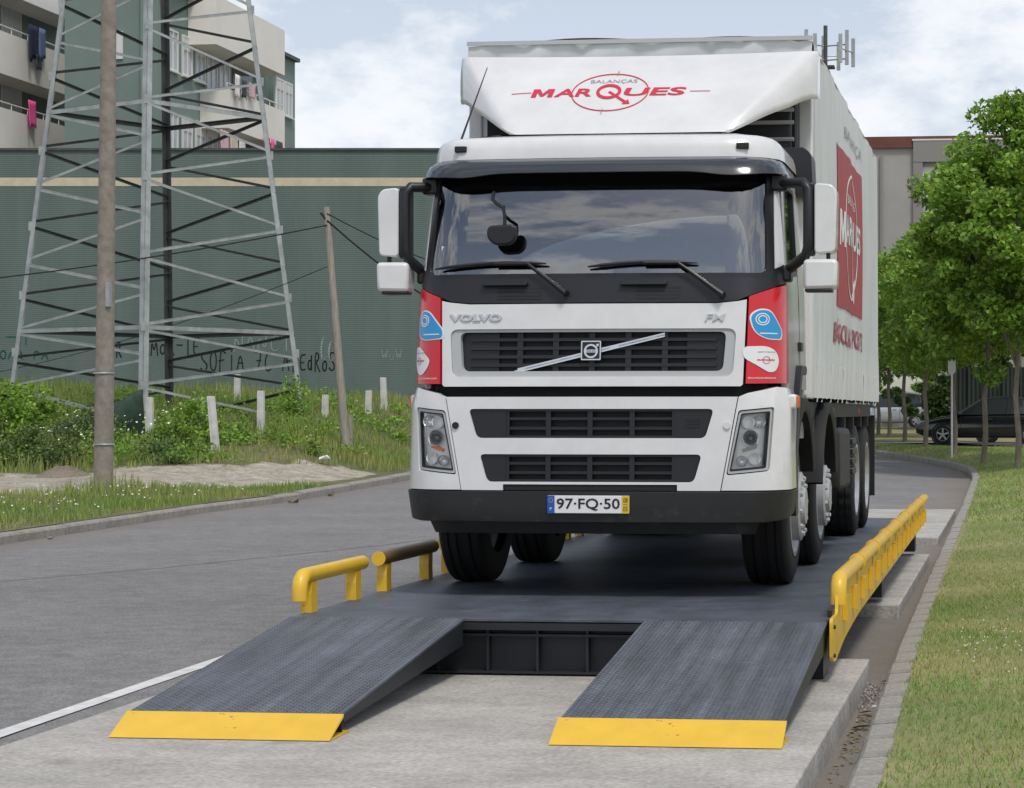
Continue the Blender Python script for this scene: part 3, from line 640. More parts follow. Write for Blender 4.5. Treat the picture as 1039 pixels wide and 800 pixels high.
# red corner panels with stickers
def redp(sg):
    L_=[XZ([(-.985,1.365),(-.998,1.92)])+[(-sx(1.06,1.945),1.945),(-sx(1.14,1.98),1.98),(-sy(.50,2.02),2.015),(-sy(.50,1.38),1.372)]]
    if sg>0: L_=[mir(l) for l in L_]
    rp_=cp('red_corner_panel',L_,-.03,.013,'red',bevel=.005)
    s0=sx(1.10,1.7) if sg>0 else -sx(1.075,1.7)
    def mk(pts,mat,nm,o,r): 
        q=rpoly(pts,r,6); return cp(nm,[[(s0+u,v) for u,v in q]],o-.002,o,mat,rp_,du=.04)
    f=-1 if sg<0 else 1
    def fl(p): return [(u,v) for u,v in p] 
    A=[(-.125,1.80),(-.06,1.845),(.03,1.84),(.15,1.70),(.14,1.645),(.0,1.645),(-.09,1.69)]
    if sg<0: A=[(-.135,1.70),(-.13,1.80),(-.06,1.85),(.01,1.835),(.125,1.71),(.125,1.655),(-.03,1.645),(-.10,1.66)]
    mk(A,'stickerwhite','blue_sticker_edge',.0155,.05)
    ca_=(sum(p[0] for p in A)/len(A),sum(p[1] for p in A)/len(A))
    bs=mk([(ca_[0]+(u-ca_[0])*.91,ca_[1]+(v-ca_[1])*.91) for u,v in A],'blue','blue_sticker',.0175,.045)
    for k,r in enumerate((.04,.026)): cp('sticker_ring',ring2d(s0+(-.03 if sg>0 else -.045),1.775,r*1.25,r,.007,20),.018,.019,'stickerwhite',bs)
    cp('sticker_line',[[(s0-.05,1.682),(s0+.09,1.682),(s0+.09,1.689),(s0-.05,1.689)]],.018,.019,'stickerwhite',bs)
    B=[(-.155,1.60),(.0,1.605),(.08,1.575),(.115,1.51),(.08,1.445),(.02,1.435),(-.155,1.53)] if sg>0 else [(-.20,1.60),(-.10,1.61),(.02,1.52),(.0,1.47),(-.05,1.425),(-.11,1.425),(-.19,1.50)]
    ws=mk(B,'stickerwhite','white_sticker',.0165,.04)
    c2=s0+(-.0 if sg>0 else -.10)
    textmesh('sticker_lettering','MARQUES',.13,.013,lambda u,v,o:cabmap(c2+u,1.515+v,o),'redtext',ws,.03,.1,.018)
    cp('sticker_ring',ring2d(c2,1.515,.028,.024,.003,20),.0175,.0185,'redtext',ws)
    cp('sticker_line',[[(c2-.06,1.565),(c2+.07,1.565),(c2+.07,1.569),(c2-.06,1.569)]],.0175,.0185,'greytext',ws)
    textmesh('small_lettering','BALANÇAS MARQUES',.20,.012,lambda u,v,o:cabmap(s0+(-.02)+u,1.40+v,o),'stickerwhite',rp_,.01,0,.0155)
redp(-1); redp(1)
# black cowl under the windscreen, running up into the pillars
cw=[(-sx(1.0,1.925),1.925),(-sx(.93,1.9),1.895),(-.80,1.882),(.80,1.882),(sx(.93,1.9),1.895),(sx(1.0,1.925),1.925),(sx(1.07,1.95),1.953),(sx(1.15,1.99),1.99),(sy(.46,2.03),2.03),(sy(.44,2.14),2.14),(sx(1.13,2.09),2.10),(sx(1.11,2.04),2.04),(-sx(1.11,2.04),2.04),(-sx(1.13,2.09),2.10),(-sy(.44,2.14),2.14),(-sy(.46,2.03),2.03),(-sx(1.15,1.99),1.99),(-sx(1.07,1.95),1.953)]
cow=cp('cowl',[cw],-.04,.008,'dark',bevel=.005)
for x0 in (-.62,.28):
    for k in range(4): cp('vent_slot',[[(x0,1.905+.022*k),(x0+.29,1.905+.022*k),(x0+.29,1.917+.022*k),(x0,1.917+.022*k)]],.004,.0095,'verydark',cow)
    cp('grab_lip',[rpoly([(x0-.10,1.995),(x0+.20,1.995),(x0+.20,2.02),(x0-.10,2.02)],.01,2)],.008,.045,'black',cow,.006)
# windscreen, seal, pillars
def wsx(z): return interp(z,[(2.03,1.12),(2.8,1.09)])
wz0,wz1=2.045,2.80
gl=[(-sx(1.125,wz0),wz0),(sx(1.125,wz0),wz0),(sx(1.095,wz1),wz1),(-sx(1.095,wz1),wz1)]
gin=[(-sx(1.10,2.075),2.072),(sx(1.10,2.075),2.072),(sx(1.075,2.79),2.79),(-sx(1.075,2.79),2.79)]
cp('windscreen',[rpoly(gl,.03,3)],-.012,-.006,'glass',dv=.035)
cp('windscreen_seal',[[(-sx(1.145,2.03),2.03),(sx(1.145,2.03),2.03),(sx(1.112,2.815),2.815),(-sx(1.112,2.815),2.815)],rpoly(gin,.06)],-.03,.004,'black',dv=.035)
for sg in (-1,1):
    a_=[(sx(1.147,2.06),2.06),(sy(.46,2.14),2.14),(sy(.44+.12,2.83),2.83),(sx(1.114,2.83),2.83)]
    cp('pillar',[a_ if sg>0 else mir(a_)],-.05,.006,'white',bevel=.004,dv=.035)
# dark band behind the upper edge of the glass with a lobe at each end
low=[(-1.05,2.64),(-.95,2.575),(-.78,2.553),(-.62,2.566),(-.50,2.58),(.42,2.58),(.56,2.566),(.74,2.553),(.90,2.575),(1.06,2.66)]
cp('sun_band',[[(sx(x,z),z) for x,z in low]+[(sx(1.07,2.79),2.79),(-sx(1.07,2.79),2.79)]],-.03,-.018,'black',dv=.035)
# projecting smoked visor
vs=[];fs=[]; nx=40
for j,(zt,o) in enumerate(((2.835,.0),(2.825,.06),(2.80,.13),(2.76,.17),(2.725,.185),(2.722,.175),(2.76,.15),(2.80,.08))):
    for i in range(nx+1):
        s_=-1.34+2.68*i/nx; z=zt
        if j>=3 and j<=6:
            ax=abs(s_); z=zt-.025*math.exp(-((ax-.86)/.16)**2)*(1 if j in(3,4,5) else .6)
        p=cabmap(s_,2.83,o*(1-.72*sstep(.95,1.30,abs(s_)))); vs.append((p[0],p[1],z))
        if i and j: n=len(vs)-1; fs.append((n-nx-2,n-1,n,n-nx-1))
mobj('sun_visor',vs,fs,'visor',TK,40)
# wipers
def wiper(pa,pb,pc):
    w=empty('wiper'); w.parent=TK
    P=lambda x,z,o:cabmap(sx(x,z),z,o)
    MB().tube([P(*pc,.03),P(*pc,.06),P(pc[0]+(pb[0]-pc[0])*.5,pc[1]+(pb[1]-pc[1])*.5,.05),P(*pb,.045)],[.022,.02,.013,.010],8).build('wiper_arm','black',w,40)
    path=[P(pa[0]+(pb[0]+.12-pa[0])*t,pa[1]+(pb[1]-pa[1])*t+.03*math.sin(math.pi*t)*.6,.035) for t in [i/8 for i in range(9)]]
    MB().tube(path,[.006]+[.012]*7+[.006],6).build('wiper_blade','black',w,40)
    MB().tube([P(pb[0],pb[1],.05),P(pb[0]-.22,pb[1]-.0,.05)],.012,6).build('blade_holder','black',w,40)
wiper((-1.03,2.108),(-.42,2.135),(-.165,1.945)); wiper((-.03,2.112),(.55,2.135),(.835,1.93))
# front mirror hanging from the header
fm=empty('front_mirror'); fm.parent=TK
MB().tube([(-.66,.17,2.60),(-.655,.12,2.55),(-.62,.09,2.52),(-.575,.08,2.49),(-.565,.075,2.44),(-.565,.075,2.38)],.012,8).build('mirror_arm','black',fm,40)
mm=rpoly([(-.675,2.375),(-.49,2.385),(-.485,2.30),(-.52,2.255),(-.63,2.25),(-.68,2.30)],.035,4)
MB().prism(mm,lambda a,b:(a,.11,b),lambda a,b:(a,.05,b)).build('mirror_shell','black',fm,0,.015)
# side mirrors
def mirror(sg):
    m=empty('side_mirror'); m.parent=TK; yc=.34
    xo,xi=1.475,1.335
    if sg>0: xo,xi=1.545,1.40
    def sh(pts,y0,y1,nm,mat,bev): MB().prism(rpoly([(sg*a,b) for a,b in pts],.03,3),lambda a,b:(a,y0,b),lambda a,b:(a,y1,b)).build(nm,mat,m,0,bev)
    sh([(xi,2.20),(xo-.01,2.21),(xo,2.60),(xo-.03,2.645),(xi,2.655)],yc-.02,yc+.16,'mirror_shell','white',.02)
    sh([(xi-.20+.13,1.97),(xo-.0,1.975),(xo+.005,2.165),(xi-.07,2.165)],yc-.04,yc+.14,'lower_mirror_shell','white',.025)
    box('mirror_trim',min(sg*(xi-.06),sg*(xo-.03)),max(sg*(xi-.06),sg*(xo-.03)),yc-.03,yc+.10,1.955,1.975,'black',m,.006)
    MB().tube([(sg*1.13,.50,2.67),(sg*(xi-.07),yc+.02,2.66),(sg*(xi-.04),yc,2.62),(sg*(xi-.04),yc,2.25),(sg*(xi-.06),yc+.01,2.19),(sg*1.19,.48,2.09)],.034,10).build('mirror_arm','black',m,40)
    box('mirror_mount',min(sg*1.10,sg*1.21),max(sg*1.10,sg*1.21),.44,.54,2.62,2.73,'black',m,.015); box('mirror_mount',min(sg*1.17,sg*1.24),max(sg*1.17,sg*1.24),.42,.56,2.03,2.13,'black',m,.015)
    MB().prism(rpoly([(sg*(xi-.075),2.19),(sg*(xi-.0),2.19),(sg*(xi-.0),2.66),(sg*(xi-.075),2.66)],.02,3),lambda a,b:(a,yc-.005,b),lambda a,b:(a,yc+.09,b)).build('mirror_frame','black',m,0,.01)
    MB().tube([(sg*(xo-.06),yc+.05,2.155),(sg*(xo-.06),yc+.05,2.215)],.015,6).build('mirror_link','black',m)
mirror(-1); mirror(1)
# sides: doors, windows, arches
for sg in (-1,1):
    ps=lambda pts:[(sy(y,z,1),z) for y,z in pts]
    win=ps([(.62,2.06),(1.30,2.12),(1.30,2.70),(.70,2.72)]); dr=ps([(.51,1.34),(1.78,1.34),(1.78,2.84),(.60,2.84),(.51,2.20)])
    L_=[dr,rpoly(win,.04,3)]
    if sg<0: L_=[mir(l) for l in L_]
    d=cp('door',L_,-.04,.004,'white',bevel=.005,du=.2)
    gw=win if sg>0 else mir(win); cp('side_window',[gw],-.02,-.014,'sideglass',d,du=.3)
    fr_=[rpoly(win,.04,3),rpoly(ps([(.655,2.10),(1.27,2.15),(1.27,2.67),(.73,2.685)]),.03,3)]
    if sg<0: fr_=[mir(l) for l in fr_]
    cp('window_seal',fr_,-.03,.006,'black',d,du=.3)
    sv=ps([(1.345,1.36),(1.357,1.36),(1.357,2.80),(1.345,2.80)]); cp('door_gap',[sv if sg>0 else mir(sv)],-.02,.0055,'verydark',d)
    hd_=ps([(1.18,1.60),(1.32,1.60),(1.32,1.66),(1.18,1.66)]); cp('door_handle',[hd_ if sg>0 else mir(hd_)],0,.03,'black',d,.006)
    sl=ps([(.63,.69),(.80,.69),(.80,1.10),(1.0,1.34),(.51,1.34)]); cp('side_lower_panel',[sl if sg>0 else mir(sl)],-.03,.003,'white')
    # wheel arches over both steered axles
    for yc,ra,a0,a1 in ((1.40,.66,20,182),(3.37,.64,15,170)):
        vs=[];fs=[]
        for k in range(19):
            t=R(a0+(a1-a0)*k/18); c,s_=math.cos(t),math.sin(t)
            for (x,r) in ((.80,ra),(1.235,ra),(1.245,ra+.02),(1.245,ra+.09),(1.20,ra+.10),(.80,ra+.02)):
                vs.append((sg*x,yc-c*r*-1 if False else yc+c*r,.53+s_*r))
            if k:
                n=len(vs)-12
                for i in range(5): fs.append((n+i,n+i+1,n+i+7,n+i+6))
        mobj('wheel_arch',vs,fs,'verydark',TK,40)
    MB().prism(rpoly([(.64,.50),(.80,.50),(.80,.95),(.95,1.24),(1.10,1.44),(1.40,1.44),(1.40,1.50),(1.05,1.50),(.86,1.30),(.64,.9)],.03,2),lambda a,b:(sg*1.15,a,b),lambda a,b:(sg*1.25,a,b)).build('fender_trim','dark',TK,0,.01)
    for z in (.52,.80): box('step',min(sg*1.0,sg*1.235),max(sg*1.0,sg*1.235),.66,.84,z,z+.035,'dark',TK,.008)
# cab rear wall, floor, roof
box('cab_rear_wall',-1.19,1.19,1.70,1.78,1.0,2.95,'white',TK)
box('cab_floor',-1.15,1.15,.45,1.70,1.30,1.36,'interior',TK)
def ringcab(z,ins,yb=1.78):
    h,a,r=geo(2.84); pts=[]
    n=36; smax=sy(yb,2.84)
    for i in range(n+1):
        s_=-smax+2*smax*i/n; x,y,nx_,ny_=cs(s_,2.84); 
        y=min(y,yb); pts.append((x-nx_*ins,y-ny_*ins if y<yb-.01 else yb,z))
    return pts
rings=[ringcab(2.835,-.02),ringcab(2.90,-.012),ringcab(2.945,.004),ringcab(2.972,.03),ringcab(2.987,.07),ringcab(3.0,.16),ringcab(3.04,.40)]
vs=[p for r_ in rings for p in r_]; n=len(rings[0]); fs=[(j*n+i,j*n+i+1,(j+1)*n+i+1,(j+1)*n+i) for j in range(len(rings)-1) for i in range(n-1)]
fs.append(tuple((len(rings)-1)*n+i for i in range(n))); roof=mobj('cab_roof',vs,fs,'white',TK,45)
for x in (-.93,.93):
    p=cabmap(x,2.84,.0); mkl=MB().box(x-.04,x+.04,p[1]-.03,p[1]+.03,2.885,2.925).build('roof_marker','dark',TK,0,.006)
for x in (-.34,-.06,.20): 
    p=cabmap(x,2.84,0); MB().box(x-.06,x+.06,p[1]-.0015,p[1]+.02,2.895,2.93).build('roof_blank','white',TK,0,.003)
MB().tube([(-.98,.55,2.97),(-.845,.75,3.50)],[.008,.003],6).build('antenna','black',TK); MB().lathe([(0,0),(0,.03),(.03,.02),(.03,0)],(-.985,.545,2.955),'z',10).build('antenna_base','black',TK)
# snorkel beside the roof
MB().prism(rpoly([(.86,3.02),(1.22,3.03),(1.27,2.98),(1.28,2.72),(1.22,2.66),(1.15,2.72),(1.08,2.93),(.90,2.99)],.03,3),lambda a,b:(a,1.50,b),lambda a,b:(a,1.80,b)).build('air_intake','dark',TK,0,.02)
for sg in (-1,1): MB().box(min(sg*1.13,sg*1.19),max(sg*1.13,sg*1.19),1.79,2.10,1.30,2.74 if sg>0 else 2.95).build('side_fairing','white',TK,0,.012)
# interior
box('dashboard',-1.08,1.08,.42,.80,1.75,2.05,'interior',TK,.05)
for x in (-.62,.62):
    st=empty('seat'); st.parent=TK
    MB().box(x-.25,x+.25,.95,1.40,1.62,1.78).build('cushion','interior',st,0,.04); MB().prism([(1.34,1.75),(1.50,1.75),(1.60,2.42),(1.46,2.42)],lambda a,b:(x-.24,a,b),lambda a,b:(x+.24,a,b)).build('backrest','interior',st,0,.04)
    MB().box(x-.14,x+.14,1.44,1.56,2.43,2.64).build('headrest','interior',st,0,.04)
    MB().box(x-.02,x+.02,1.50,1.53,2.36,2.45).build('headrest_post','black',st)
sw=empty('steering_wheel'); sw.parent=TK
def swp(t,r=.22): c=Vector((.62,.84,2.08)); u=Vector((1,0,0)); w=Vector((0,.72,.70)); return c+u*math.cos(t)*r+w*math.sin(t)*r
MB().tube([swp(2*math.pi*k/28) for k in range(29)],.016,8,False).build('rim','dark',sw,40)
MB().tube([swp(math.pi),swp(0)],.02,6).build('spoke','dark',sw); MB().tube([(.62,.84,2.08),(.62,.66,1.9)],.04,8).build('column','dark',sw)
box('permit_card',-1.02,-.93,.235,.238,2.14,2.26,'stickerwhite',TK); 
pc=cabmap(.07,2.10,-.03); box('paper_card',.03,.12,pc[1],pc[1]+.004,2.075,2.125,'stickerwhite',TK)
for sg in (-1,1): MB().box(sg*.985-.035,sg*.985+.035,.42,.46,2.05,2.75).build('interior_pillar','pale',TK,0,.01)
box('rear_trim',-1.12,1.12,1.66,1.695,1.4,2.9,'verydark',TK); box('headliner',-1.1,1.1,.45,1.66,2.80,2.83,'interior',TK)
# number plate
npl=MB().box(-.262,.262,-.040,-.026,.545,.657).build('number_plate','stickerwhite',TK,0,.003)
box('country_band',-.262,-.216,-.043,-.0405,.546,.656,'plateblue',npl); box('date_band',.216,.262,-.043,-.0405,.546,.656,'plateyellow',npl)
pf=lambda cx,cz:(lambda u,v,o:(cx+u,-.0405-o,cz+v))
textmesh('plate_lettering','97·FQ·50',.405,.078,pf(0,.601),'black',npl,.014,0,.002)
textmesh('plate_letter','P',.013,.018,pf(-.239,.573),'stickerwhite',npl,0,0,.004)
cps=[(-.239+.013*math.cos(k*math.pi/6),.628+.013*math.sin(k*math.pi/6)) for k in range(12)]
st_=MB()
for a,b in cps: st_.box(a-.0018,a+.0018,-.0445,-.0435,b-.0018,b+.0018)
st_.build('plate_stars','plateyellow',npl)
textmesh('plate_date','08',.028,.03,pf(.239,.629),'black',npl,0,0,.004); textmesh('plate_date','05',.028,.03,pf(.239,.575),'black',npl,0,0,.004)
MB().box(.225,.253,-.0445,-.0435,.601,.603).build('plate_rule','black',npl)
# roof deflector
def dfz(u):
    ax=abs(u); zb=interp(ax,[(0,3.055),(.58,3.055),(.65,3.062),(.72,3.082),(.79,3.115),(.87,3.165),(1.0,3.255),(1.12,3.325),(1.2,3.385),(1.25,3.41),(1.30,3.42)]); zt=3.715+.03*(ax/1.3)**2
    return zb,zt
def dmap(u,v,o):
    ax=abs(u); w=sstep(.66,1.30,ax); zb,zt=dfz(u); z=zb+(zt-zb)*v
    q=max(0,(z-3.055)/.72)
    d=max(0,ax-(.70+.54*min(1,q))); y=1.0+.78*q**1.25+2.1*d*d/(d+.22)+.02*ax*ax
    return (u,y-o,z+o*.5)
NU,NV=60,14; vs=[];fs=[]
for L_ in (0,-.03):
    for j in range(NV+1):
        for i in range(NU+1): vs.append(dmap(-1.29+2.58*i/NU,j/NV,L_))
m_=(NU+1)*(NV+1)
for j in range(NV):
    for i in range(NU):
        a=j*(NU+1)+i; fs.append((a,a+1,a+NU+2,a+NU+1)); a+=m_; fs.append((a+NU+1,a+NU+2,a+1,a))
for i in range(NU): fs.append((i+1,i,i+m_,i+1+m_)); a=NV*(NU+1)+i; fs.append((a,a+1,a+1+m_,a+m_))
for j in range(NV): a=j*(NU+1); fs.append((a,a+NU+1,a+NU+1+m_,a+m_)); a+=NU; fs.append((a+NU+1,a,a+m_,a+NU+1+m_))
# side cheeks sweep back from the flared ends
for sg in (-1,1):
    b0=len(vs)
    for j in range(NV+1):
        p=dmap(sg*1.29,j/NV,0); vs.append(p); vs.append((sg*1.285,2.02,p[2]+.0))
    for j in range(NV): a=b0+2*j; fs.append((a,a+1,a+3,a+2))
b0=len(vs)
for i in range(NU+1):
    p=dmap(-1.29+2.58*i/NU,1,0); vs.append(p); vs.append((p[0],2.02,p[2]+.03*(1-(p[0]/1.29)**2)))
for i in range(NU): a=b0+2*i; fs.append((a,a+1,a+3,a+2))
df=mobj('roof_deflector',vs,fs,'white',TK,50)
def dlog(cx,cz): # logo placed by x and height on the deflector face
    def f(u,v,o):
        x=cx+u; z=cz+v; zb,zt=dfz(x); return dmap(x,(z-zb)/(zt-zb),o)
    return f
LX,LZ=-.115,3.405
def boldM(nm,x0,w,h,mpf,par,mat,o):
    P=[(0,0),(0,1),(.30,1),(.5,.42),(.70,1),(1,1),(1,0),(.77,0),(.77,.62),(.57,.1),(.43,.1),(.23,.62),(.23,0)]
    return panel(nm,[[(x0+u*w+.15*v*h,(v-.5)*h) for u,v in P]],mpf,o-.002,o,mat,par,.05,.03)
boldM('logo_letter',-.555,.150,.066,dlog(LX,LZ),df,'redtext',.0045)
textmesh('logo_lettering','AR',.265,.066,dlog(LX-.260,LZ),'redtext',df,.024,.12,.004)
textmesh('logo_lettering','UES',.435,.066,dlog(LX+.315,LZ),'redtext',df,.024,.12,.004)
textmesh('logo_lettering','BALANÇAS',.33,.035,dlog(LX+.01,LZ+.087),'greytext',df,0,0,.004)
def lg(nm,loops,mat='redtext'): return panel(nm,loops,dlog(LX,LZ),.002,.0045,mat,df,.05,.03)
lg('logo_letter_ring',ring2d(-.01,.005,.088,.062,.022,28)); lg('logo_circle',ring2d(0,0,.272,.155,.007,56))
lg('logo_pointer',[[(-.015,.0),(.0,.008),(.125,-.074),(.14,-.062),(.155,-.098),(.10,-.10),(.112,-.088)]])
lg('logo_line',[[(-.70,-.004),(-.56,.004),(-.56,.007),(-.70,-.001)]]); lg('logo_line',[[(.56,-.003),(.70,-.003),(.70,0),(.56,0)]])
lg('logo_tick',[[(-.034,-.178),(-.028,-.178),(-.024,-.135),(-.030,-.135)]],'greytext'); lg('logo_tick',[[(.020,.138),(.026,.138),(.030,.178),(.024,.178)]],'greytext')
box('deflector_gap_strip',-.34,.40,1.02,1.06,3.035,3.075,'verydark',TK,.008)
box('rear_frame',-1.12,1.12,1.86,2.02,2.3,3.42,'verydark',TK); 
fr2=box('rear_tank',.30,1.10,1.79,1.85,3.02,3.36,'dark',TK,.02)
for z in (3.12,3.24,3.33): MB().tube([(.75,1.775,z),(1.12,1.775,z)],.016,6).build('pipe','greyframe',fr2)
# cargo box
BX=-.05; HB=1.27; yb0,yb1=2.13,9.35; zb0,zb1=1.28,3.82
cb=empty('cargo_box',(0,0,0)); cb.parent=TK
box('front_wall',BX-HB+.05,BX+HB-.05,yb0,yb0+.06,zb0,zb1-.08,'whiteplastic',cb)
for sg in (-1,1): MB().box(BX+sg*(HB-.05)-.05,BX+sg*(HB-.05)+.05,yb0-.02,yb0+.14,zb0,zb1-.02).build('corner_post','whiteplastic',cb,0,.012); MB().box(BX+sg*(HB-.22)-.025,BX+sg*(HB-.22)+.025,yb0-.03,yb0-.001,zb0,zb1-.06).build('front_rib','whiteplastic',cb,0,.01)
box('rear_wall',BX-HB+.02,BX+HB-.02,yb1-.06,yb1,zb0,zb1,'whiteplastic',cb)
# tarpaulin roof with a loose wrinkled front flap
vs=[];fs=[]; NX=24; NY=20
for j in range(NY+1):
    for i in range(NX+1):
        x=BX-HB+2*HB*i/NX; y=yb0-.03+(yb1-yb0+.03)*j/NY; vs.append((x,y,zb1+.05+.035*(1-((x-BX)/HB)**2)+.012*math.sin(x*5+y*2)+(-.012 if j%4 else .01)))
        if i and j: n=len(vs)-1; fs.append((n-NX-2,n-1,n,n-NX-1))
b0=len(vs)
for j in range(7):
    for i in range(NX+1):
        x=BX-HB+2*HB*i/NX; dz=j*.05; vs.append((x,yb0-.035-.012*math.sin(i*1.3+j*.8)-.008*math.sin(i*2.9),zb1+.05+.03*(1-((x-BX)/HB)**2)-dz))
        if i and j: n=len(vs)-1; fs.append((n-NX-2,n-1,n,n-NX-1))
mobj('tarpaulin_roof',vs,fs,'curtain',cb,50)
MB().box(BX-HB-.005,BX+HB+.005,yb0-.06,yb0-.045,zb1+.055,zb1+.085).build('roof_edge_rail','greyframe',cb)
# curtain sides with folds, belly and pulled-in bottom pleats
def curt(sg):
    def f(y,z,o=0):
        t=(y-yb0)/(yb1-yb0); h=(z-zb0)/(zb1-zb0)
        b=.03*math.sin(math.pi*min(1,t*1.08))*math.sin(math.pi*min(1,max(0,h)))**.6+.010*math.sin(y*4.1+.7*math.sin(z*1.3))*(1-.4*h)+.004*math.sin(y*9.3+z*.8)
        b+=.012*sstep(.80,.95,t)*math.sin(math.pi*min(1,max(0,h*.97)))**.35+.016*math.sin(y*21)*sstep(.28,.02,h)
        return (BX+sg*(HB+b+o),y,z)
    return f
for sg in (-1,1):
    f_=curt(sg); vs=[];fs=[]; NY,NZ=150,22
    for j in range(NZ+1):
        for i in range(NY+1):
            y=yb0+.10+(yb1-yb0-.10)*i/NY; z=zb0+(zb1+.05-zb0)*j/NZ
            if j==0: z+=.012*math.sin(y*21+1)
            vs.append(f_(y,z))
            if i and j: n=len(vs)-1; q=(n-NY-2,n-1,n,n-NY-1); fs.append(q if sg<0 else q[::-1])
    cu=mobj('side_curtain',vs,fs,'curtain',cb,60)
    for k in range(16):
        y=yb0+.35+k*.45; a=f_(y,1.55,.012); b=f_(y+.03,1.27,.012); b=(b[0]-sg*.01,b[1],1.262); MB().bar(a,b,.04,.006,(sg,0,0)).build('strap','whiteplastic',cu)
    if sg>0:
        rp_=panel('red_panel',[[(4.05,2.05),(6.75,2.05),(6.75,3.38),(4.05,3.38)]],lambda u,v,o:f_(u,v,o),.004,.007,'dullred',cu,.05,.12)
        tm=lambda cy,cz:(lambda u,v,o:f_(cy+u,cz+v,o))
        textmesh('curtain_lettering','BÁSCULAS',1.72,.21,tm(4.71,1.85),'fadedred',cu,.02,0,.008); textmesh('curtain_lettering','PONTES',1.40,.175,tm(6.45,1.833),'fadedred',cu,.02,0,.008)
        textmesh('curtain_lettering','BALANÇAS',2.0,.12,tm(5.9,3.56),'greytext',cu,0,0,.008)
        boldM('panel_letter',-1.10,.38,.30,tm(5.4,2.72),rp_,'stickerwhite',.012); textmesh('panel_lettering','ARQUES',1.70,.30,tm(5.57,2.72),'stickerwhite',rp_,.03,.1,.012)
        textmesh('panel_lettering','BALANÇAS',.9,.10,tm(5.4,3.0),'stickerwhite',rp_,0,0,.012)
        rg=[(5.4+.70*math.cos(2*math.pi*k/40),2.70+.55*math.sin(2*math.pi*k/40)) for k in range(40)]; rg2=[(5.4+.672*math.cos(2*math.pi*k/40),2.70+.525*math.sin(2*math.pi*k/40)) for k in range(40)]
        panel('panel_circle',[rg,rg2],lambda u,v,o:f_(u,v,o),.010,.012,'stickerwhite',rp_,.08,.2)
        panel('panel_pointer',[[(5.32,2.75),(5.42,2.78),(5.72,2.30),(5.84,2.36),(5.80,2.14),(5.58,2.20),(5.66,2.24)]],lambda u,v,o:f_(u,v,o),.010,.013,'stickerwhite',rp_,.08,.1)
box('box_floor',BX-HB+.06,BX+HB-.06,yb0,yb1,zb0-.14,zb0-.02,'chassis',cb)
for k in range(8): box('floor_bearer',BX-HB+.04,BX+HB-.04,yb0+.5+k*1.0,yb0+.58+k*1.0,zb0-.24,zb0-.142,'chassis',cb)
for k in (0,2): MB().box(BX+HB-.07,BX+HB-.05,yb0+2.4+k*1.5,yb0+2.48+k*1.5,zb0-.11,zb0-.06).build('side_marker_lamp','orange',cb,0,.004)
# chassis, axles, wheels
for sg in (-1,1): box('chassis_rail',sg*.38-.04,sg*.38+.04,.35,9.45,.78,1.06,'chassis',TK)
box('engine_block',-.45,.45,.55,1.65,.55,1.25,'chassis',TK,.04); box('radiator',-.5,.5,.22,.34,.72,1.3,'verydark',TK)
for sg in (-1,1):
    tk=MB().box(sg*.98-.26,sg*.98+.26,4.35,5.5,.52,1.05).build('fuel_tank','chassis',TK,0,.05); 
    b_=empty('battery_box'); b_.parent=TK
    for k in range(4): box('cover_rib',min(sg*.75,sg*1.22),max(sg*.75,sg*1.22),6.05,6.5,.62+.09*k,.68+.09*k,'dark',b_,.01)
    MB().box(sg*.95-.2,sg*.95+.2,6.06,6.49,.6,.97).build('cover','chassis',b_)
    MB().tube([(sg*.98,4.05,1.18),(sg*.98,4.05,1.02)],.12,14).build('air_tank','chassis',TK,40)
    for y in (9.42,): MB().box(sg*.92-.28,sg*.92+.28,y,y+.015,.30,1.15).build('mud_flap','chassis',TK)
TY=[(-.155,.33),(-.165,.40),(-.158,.47),(-.142,.515),(-.125,.53),(-.085,.534),(-.08,.522),(-.07,.522),(-.065,.536),(-.025,.537),(-.02,.524),(.02,.524),(.025,.537),(.065,.536),(.07,.522),(.08,.522),(.085,.534),(.125,.53),(.142,.515),(.158,.47),(.165,.40),(.155,.33)]
def mk_wheel(kind):
    w=empty('wheel')
    mod=None
    if kind=='drive': mod=lambda i,k:(-.016 if (k%3==0 and i in (4,5,8,9,12,13,16,17)) else 0)
    def tyre(dx):
        t=MB().lathe(TY,(dx,0,0),'x',84 if kind=='drive' else 60,mod).build('tyre','rubber',w,35); return t
    n=10
    if kind=='steer':
        tyre(0); prof=[(-.12,.335),(-.10,.30),(.0,.27),(.02,.26),(.035,.20),(.055,.19),(.065,.12),(.10,.115),(.105,.0)]
        rm=MB().lathe(prof,(.03,0,0),'x',40).build('rim','rim',w,40); MB().lathe([(.10,.30),(.13,.345),(.165,.345),(.165,.315),(.12,.285)],(0,0,0),'x',40).build('rim_lip','rim',rm,40)
        MB().lathe([(.06,.19),(.08,.235),(.175,.238),(.187,.215),(.18,.14),(.21,.12),(.21,0)],(.03,0,0),'x',32).build('nut_ring','rim',rm,40); off=.215
    else:
        tyre(.0); tyre(-.345); prof=[(-.02,.335),(-.04,.30),(-.12,.285),(-.15,.20),(-.10,.15),(.05,.14),(.07,.10),(.075,0)]
        rm=MB().lathe(prof,(.06,0,0),'x',40).build('rim','rim',w,40); MB().lathe([(.10,.30),(.13,.345),(.158,.345),(.158,.315),(.12,.285)],(0,0,0),'x',40).build('rim_lip','rim',rm,40); off=-.07
    for k in range(n):
        t=2*math.pi*k/n; nb=MB().lathe([(-.02,.020),(.012,.020),(.02,.012),(.02,0)],(off,.19*math.cos(t),.19*math.sin(t)),'x',6).build('wheel_nut','rim',rm)
    return w
ws_=mk_wheel('steer'); wd_=mk_wheel('drive'); used=set()
